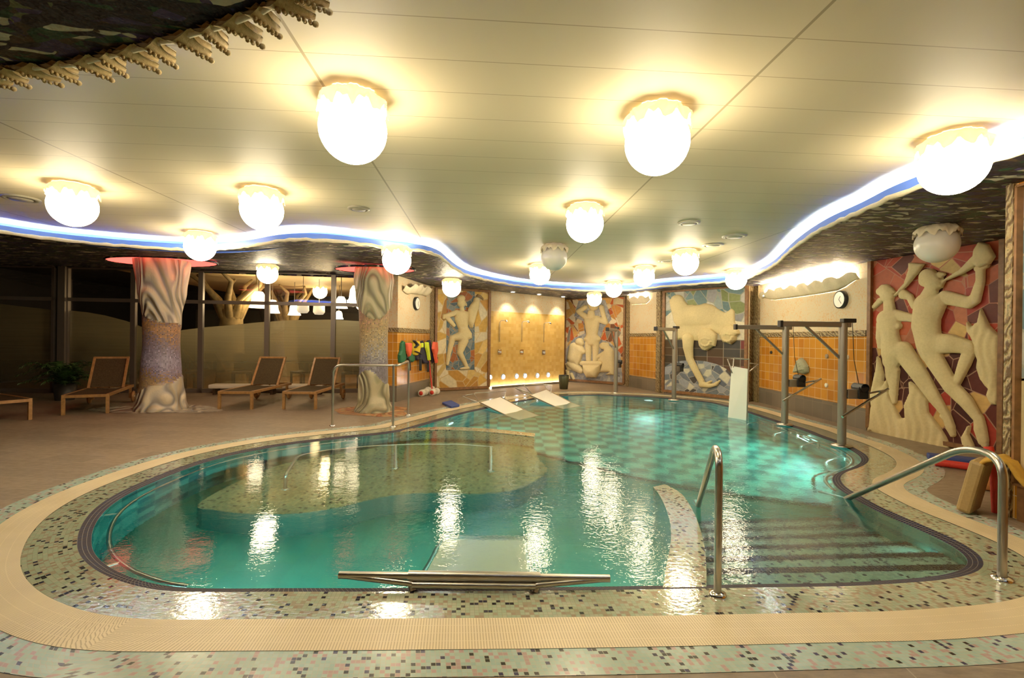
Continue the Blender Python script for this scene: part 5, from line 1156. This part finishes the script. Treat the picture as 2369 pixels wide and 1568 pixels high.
for (px, py, mt, lab) in [(972, 910, red_f, 'white aqua dumbbell with red centre, left of the pair by the jug mural'), (986, 903, grf, 'white aqua dumbbell with green centre by the jug mural'), (997, 908, red_f, 'white aqua dumbbell with red centre, right of the pair by the jug mural')]:
    q = P(px + 4, py + 7); ax = Vector((.19, .98, 0)); k = thing('aqua_dumbbell', lab, 'dumbbell', (q.x, q.y, 0), 0, 'white aqua dumbbells'); r = .085
    for i, o in enumerate((0, .26)):
        w = MB(); w.lathe([(.0005, -.06), (r * .9, -.06), (r, -.045), (r, .045), (r * .9, .06), (.0005, .06)], 24, ax * o + Vector((0, 0, r)), axis=ax); w.build('foam_weight', whf, k)
    w = MB(); w.lathe([(.0005, -.012), (.05, -.01), (.05, 0)], 20, ax * -.058 + Vector((0, 0, r)), axis=ax); w.build('centre_disc', mt, k); w = MB(); w.lathe([(.018, 0), (.018, .26)], 10, Vector((0, 0, r)), axis=ax); w.build('grip', black_p, k)
W = W_VEST; q = P(1001, 912); t_, z_, _ = W.px(987, 830); e = W.at(t_, z_, .06); k = thing('rescue_pole', 'long orange pole leaning on the corner pilaster beside the life vests', 'pole', (q.x, q.y, 0)); mb = MB(); mb.tube([(0, 0, 0.0), e - Vector((q.x, q.y, 0))], .018, 10); mb.build('shaft', red_f, k); mb = MB(); mb.tube([(0, 0, 0), (e - Vector((q.x, q.y, 0))) * .08], .024, 10); mb.build('end_grip', black_p, k)
q = P(1304, 899.5); k = thing('waste_bin', 'dark green tapered waste bin standing before the washing mural', 'bin', (q.x, q.y, 0)); mb = MB(); mb.lathe([(.0005, 0), (.12, 0), (.155, .36), (.14, .40), (.12, .40), (.11, .05), (.0005, .05)], 24); mb.build('body', foam('dark_green_bin', (.07, .07, .03), .5), k); mb = MB(); mb.lathe([(.145, .385), (.155, .395), (.142, .41), (.13, .40)], 24); mb.build('rim', black_p, k)
# life vests on the wall
W = W_VEST; TV = (880, 640, 5.4)
gr_f, or_f, ye_f, nv_f, li_f = foam('green_vest', (.01, .13, .05)), foam('orange_vest', (.85, .12, .05)), foam('yellow_vest', (.75, .5, .02)), foam('navy_vest', (.02, .018, .05)), foam('lime_vest', (.65, .78, .03))
def vest(label, parts, seed):
    m_ = thing('life_vest', label, 'life vest', (0, 0, 0), 0, 'life vests hanging on the orange wall')
    for nm, pts, mt, dep in parts:
        r = Relief(W, *TV)
        if len(pts[0]) == 3: r.cap(*pts)
        else: r.poly(pts, 16)
        r.build(nm, 5, mt, m_, k=1.2, out=.02 + dep)
    x = parts[0][1]; cx = sum(p[0] for p in x) / len(x); yt = min(p[1] for p in x); t_, z_, _ = W.px(TV[0] + cx / TV[2], TV[1] + (yt - 4) / TV[2]); h = MB(); h.tube(fillet([W.at(t_, z_, 0), W.at(t_, z_, .09), W.at(t_, z_ + .05, .10)], .03), .008, 8); h.build('hook', chrome, m_)
vest('green life vest with an orange front panel, leftmost on the wall hooks', [('body', [(240, 830), (262, 800), (285, 815), (290, 940), (300, 1030), (260, 1080), (218, 1070), (212, 980), (232, 930)], gr_f, 0), ('body', [(318, 960), (350, 940), (405, 980), (408, 1040), (380, 1070), (325, 1050)], gr_f, .0), ('front_panel', [(270, 828), (335, 825), (338, 900), (322, 980), (300, 1000), (280, 930)], or_f, .07), ('strap', [(300, 1010, 9), (325, 1070, 9), (326, 1165, 9)], black_p, .05)], 1)
vest('yellow life vest with black straps, second from the left on the wall hooks', [('body', [(352, 800), (395, 810), (440, 800), (462, 860), (440, 960), (410, 985), (372, 975), (360, 900)], ye_f, .05), ('strap', [(355, 800, 12), (400, 850, 12), (370, 880, 10)], black_p, .11), ('strap', [(372, 930, 8), (440, 960, 8)], black_p, .11), ('lower_panel', [(405, 990), (450, 960), (455, 1030), (425, 1045)], nv_f, .02)], 2)
vest('navy life vest with a lime yellow stripe, third from the left on the wall hooks', [('body', [(460, 815), (500, 800), (560, 900), (575, 1080), (515, 1085), (460, 1020), (450, 920)], nv_f, .02), ('front_panel', [(500, 815), (535, 815), (545, 900), (562, 1040), (540, 1045), (522, 950), (505, 890)], li_f, .10), ('side_stripe', [(460, 830), (480, 825), (478, 885), (460, 885)], li_f, .08), ('strap', [(463, 1020, 9), (465, 1165, 9)], black_p, .05)], 3)
vest('navy life vest with an orange front panel, rightmost on the wall hooks', [('body', [(550, 800), (585, 790), (600, 900), (650, 970), (682, 1010), (665, 1070), (620, 1080), (570, 960)], nv_f, .04), ('front_panel', [(585, 810), (630, 815), (638, 920), (622, 980), (636, 1070), (615, 1080), (590, 960), (570, 900)], or_f, .14), ('strap', [(560, 1060, 9), (562, 1180, 9)], black_p, .05)], 4)
# foam toys at the right
a, b = P(2163, 1078), P(2268, 1092); k = thing('pool_noodle', 'red foam noodle lying on the deck below the trumpeter mural', 'pool noodle', (a.x, a.y, 0)); o = Vector((a.x, a.y, 0)); mb = MB(); mb.tube([Vector((0, 0, .045)), (b - a) * .5 + Vector((0, .02, .045)), (b - a) * 1.12 + Vector((0, 0, .045))], .042, 16); mb.build('foam_tube', red_f, k)
a = P(2228, 1080); k = thing('foam_mat', 'blue foam mat lying behind the red noodle', 'mat', (a.x + .1, a.y + .22, 0), -.6); mb = MB(); mb.box((0, 0, .035), (.5, .22, .07)); mb.build('mat', blue_f, k, .015)
q = P(2254, 1186); k = thing('kickboard', 'tan foam kickboard standing upright against the near right pier', 'kickboard', (q.x, q.y, 0), -1.0)
mb = MB(); Rt = Matrix.Rotation(-.20, 3, 'Y') ; mb.box(Rt @ Vector((.05, 0, .235)) + Vector((.0, 0, .0)), (.10, .28, .46), 0, Matrix.Rotation(.20, 3, 'Y')); mb.build('board', tan_f, k, .025)
k2 = thing('folded_cloth', 'mustard yellow cloth draped over the upright tan kickboard', 'cloth', (q.x, q.y, 0), -1.0); mb = MB(); vs = []; n = 22
prof = [(-.03, .36), (-.012, .42), (.03, .475), (.10, .50), (.17, .47), (.22, .39), (.26, .33), (.30, .31)]
for i, (x, z) in enumerate(prof):
    for j in range(9): y = -.13 + .26 * j / 8; vs.append((x + .06 + .012 * math.sin(j * 1.9 + i), y, z + .012 * math.sin(j * 1.3 + i * 2)))
mb.add(vs, [(i * 9 + j, i * 9 + j + 1, (i + 1) * 9 + j + 1, (i + 1) * 9 + j) for i in range(len(prof) - 1) for j in range(8)], None, 0, True); o = mb.build('cloth', yel_f, k2); so_ = o.modifiers.new('thick', 'SOLIDIFY'); so_.thickness = .02
q = P(2306, 1186); k = thing('pool_noodle', 'red foam noodle standing upright behind the tan kickboard', 'pool noodle', (q.x, q.y, 0)); mb = MB(); mb.tube([(0, 0, 0), (.01, .03, .3), (.0, .08, .55)], .034, 16); mb.build('foam_tube', red_f, k)
q = P(2290, 1135); k = thing('foam_ring', 'small orange foam piece tucked behind the tan kickboard', 'pool toy', (q.x, q.y + .02, .0)); mb = MB(); mb.lathe([(.02, 0), (.07, .02), (.08, .10), (.06, .2), (.02, .23)], 16); mb.build('foam', foam('orange_foam', (.5, .2, .06)), k)
q = P(2240, 1160); k = thing('aqua_dumbbell', 'small purple foam dumbbell lying left of the tan kickboard', 'dumbbell', (q.x, q.y, 0)); ax = Vector((1, .15, 0)); mb = MB(); mb.lathe([(.0005, -.035), (.045, -.035), (.052, 0), (.045, .035), (.0005, .035)], 20, (0, 0, .05), axis=ax); mb.build('foam_weight', purp_f, k); mb = MB(); mb.lathe([(.012, 0), (.012, .1)], 10, (.03, 0, .05), axis=ax); mb.build('grip', black_p, k)
# ================================================================ lights
uw_lens = emit('underwater_lens', (.75, 1.0, 1.0), 1.2)
uw_dim = plain('underwater_lens_off', (.12, .42, .42), .3)
def ulamp(px_or_xy, z, label, power, col=(.45, 1.0, .92), seen=None):
    p = Vector(px_or_xy); i = min(range(len(R1)), key=lambda j: (R1[j] - p).length); w = R1[i]; tn_ = R1[(i + 1) % len(R1)] - R1[i - 1]; nn = Vector((-tn_.y, tn_.x)); nn.normalize()
    c = Vector((w.x, w.y, z)); ax = Vector((nn.x, nn.y, 0)); t = thing('underwater_lamp', label, 'underwater lamp', c, 0, 'round underwater lamps in the pool wall')
    MB().lathe([(.15, -.01), (.15, .02), (.11, .03)], 24, axis=ax).build('ring', chrome, t); MB().lathe([(.11, .025), (.0005, .035)], 24, axis=ax, smooth=False).build('lens', uw_lens if p.y > 8.5 else uw_dim, t)
    l = bpy.data.lights.new('underwater_light', 'AREA'); l.shape = 'DISK'; l.size = .3; l.energy = power; l.color = col; lo = bpy.data.objects.new('underwater_light', l); COL.objects.link(lo)
    lo.visible_transmission = False; lo.location = c + ax * .06; lo.rotation_euler = ax.to_track_quat('-Z', 'Y').to_euler()
UW = [((-2.2, 2.75), 'near left curve of the pool wall, added fill light', 16), ((-.9, 2.8), 'near pool wall left of the exercise board, added fill light', 16), ((.8, 2.8), 'near pool wall right of the exercise board, added fill light', 16),  # these three near wall lamps are unseen, added to light the pool floor
      ((3.25, 3.6), 'right wall beside the steps, added fill light', 22), ((4.3, 6.2), 'right wall under the front lift', 40), ((4.75, 7.9), 'right wall under the rear lift', 46), ((3.5, 12.4), 'far wall of the deep pool', 30), ((-1.25, 8.9), 'left wall of the deep pool below the blue kickboard', 30)]  # the lamp by the steps is added fill to brighten the treads
for xy, lab, pw_ in UW: ulamp(xy, -.55, 'round underwater lamp on the ' + lab, pw_ * 1.0)
# lamps of the restaurant and of the fittings
def plight(loc, col, e, r=.1):
    l = bpy.data.lights.new('lamp_light', 'POINT'); l.energy = e; l.color = col; l.shadow_soft_size = r; o = bpy.data.objects.new('lamp_light', l); COL.objects.link(o); o.location = loc
for tx, out in ((520, 2.0), (700, 2.4), (600, 5)):
    plight(W_WIN.at(tpx(tx), 2.5, -out), (1, .72, .38), 55, .15)
for lx in (1171, 1231, 1287):
    q = W_SH.at(W_SH.px(lx, 684)[0], 0, .34); l = bpy.data.lights.new('downlight_beam', 'SPOT'); l.energy = 60; l.spot_size = 1.5; l.spot_blend = .6; l.color = (1, .84, .6); l.shadow_soft_size = .05; o = bpy.data.objects.new('downlight_beam', l); COL.objects.link(o); o.location = (q.x, q.y - .02, 2.76); o.rotation_euler = (.25, 0, .4)
wd = bpy.data.worlds.new('night'); SC.world = wd; wd.use_nodes = True; wd.node_tree.nodes['Background'].inputs[0].default_value = (.55, .5, .42, 1); wd.node_tree.nodes['Background'].inputs[1].default_value = .02
SC.view_settings.view_transform = 'Standard'; SC.view_settings.look = 'None'; SC.view_settings.exposure = 0.36; SC.view_settings.gamma = 1.08
SC.cycles.caustics_refractive = True; SC.cycles.caustics_reflective = False; SC.cycles.blur_glossy = .5
SC.cycles.adaptive_threshold = .06; SC.cycles.adaptive_min_samples = 24; SC.cycles.max_bounces = 8; SC.cycles.diffuse_bounces = 3; SC.cycles.transparent_max_bounces = 12; SC.cycles.sample_clamp_indirect = 14.0; SC.cycles.use_denoising = True
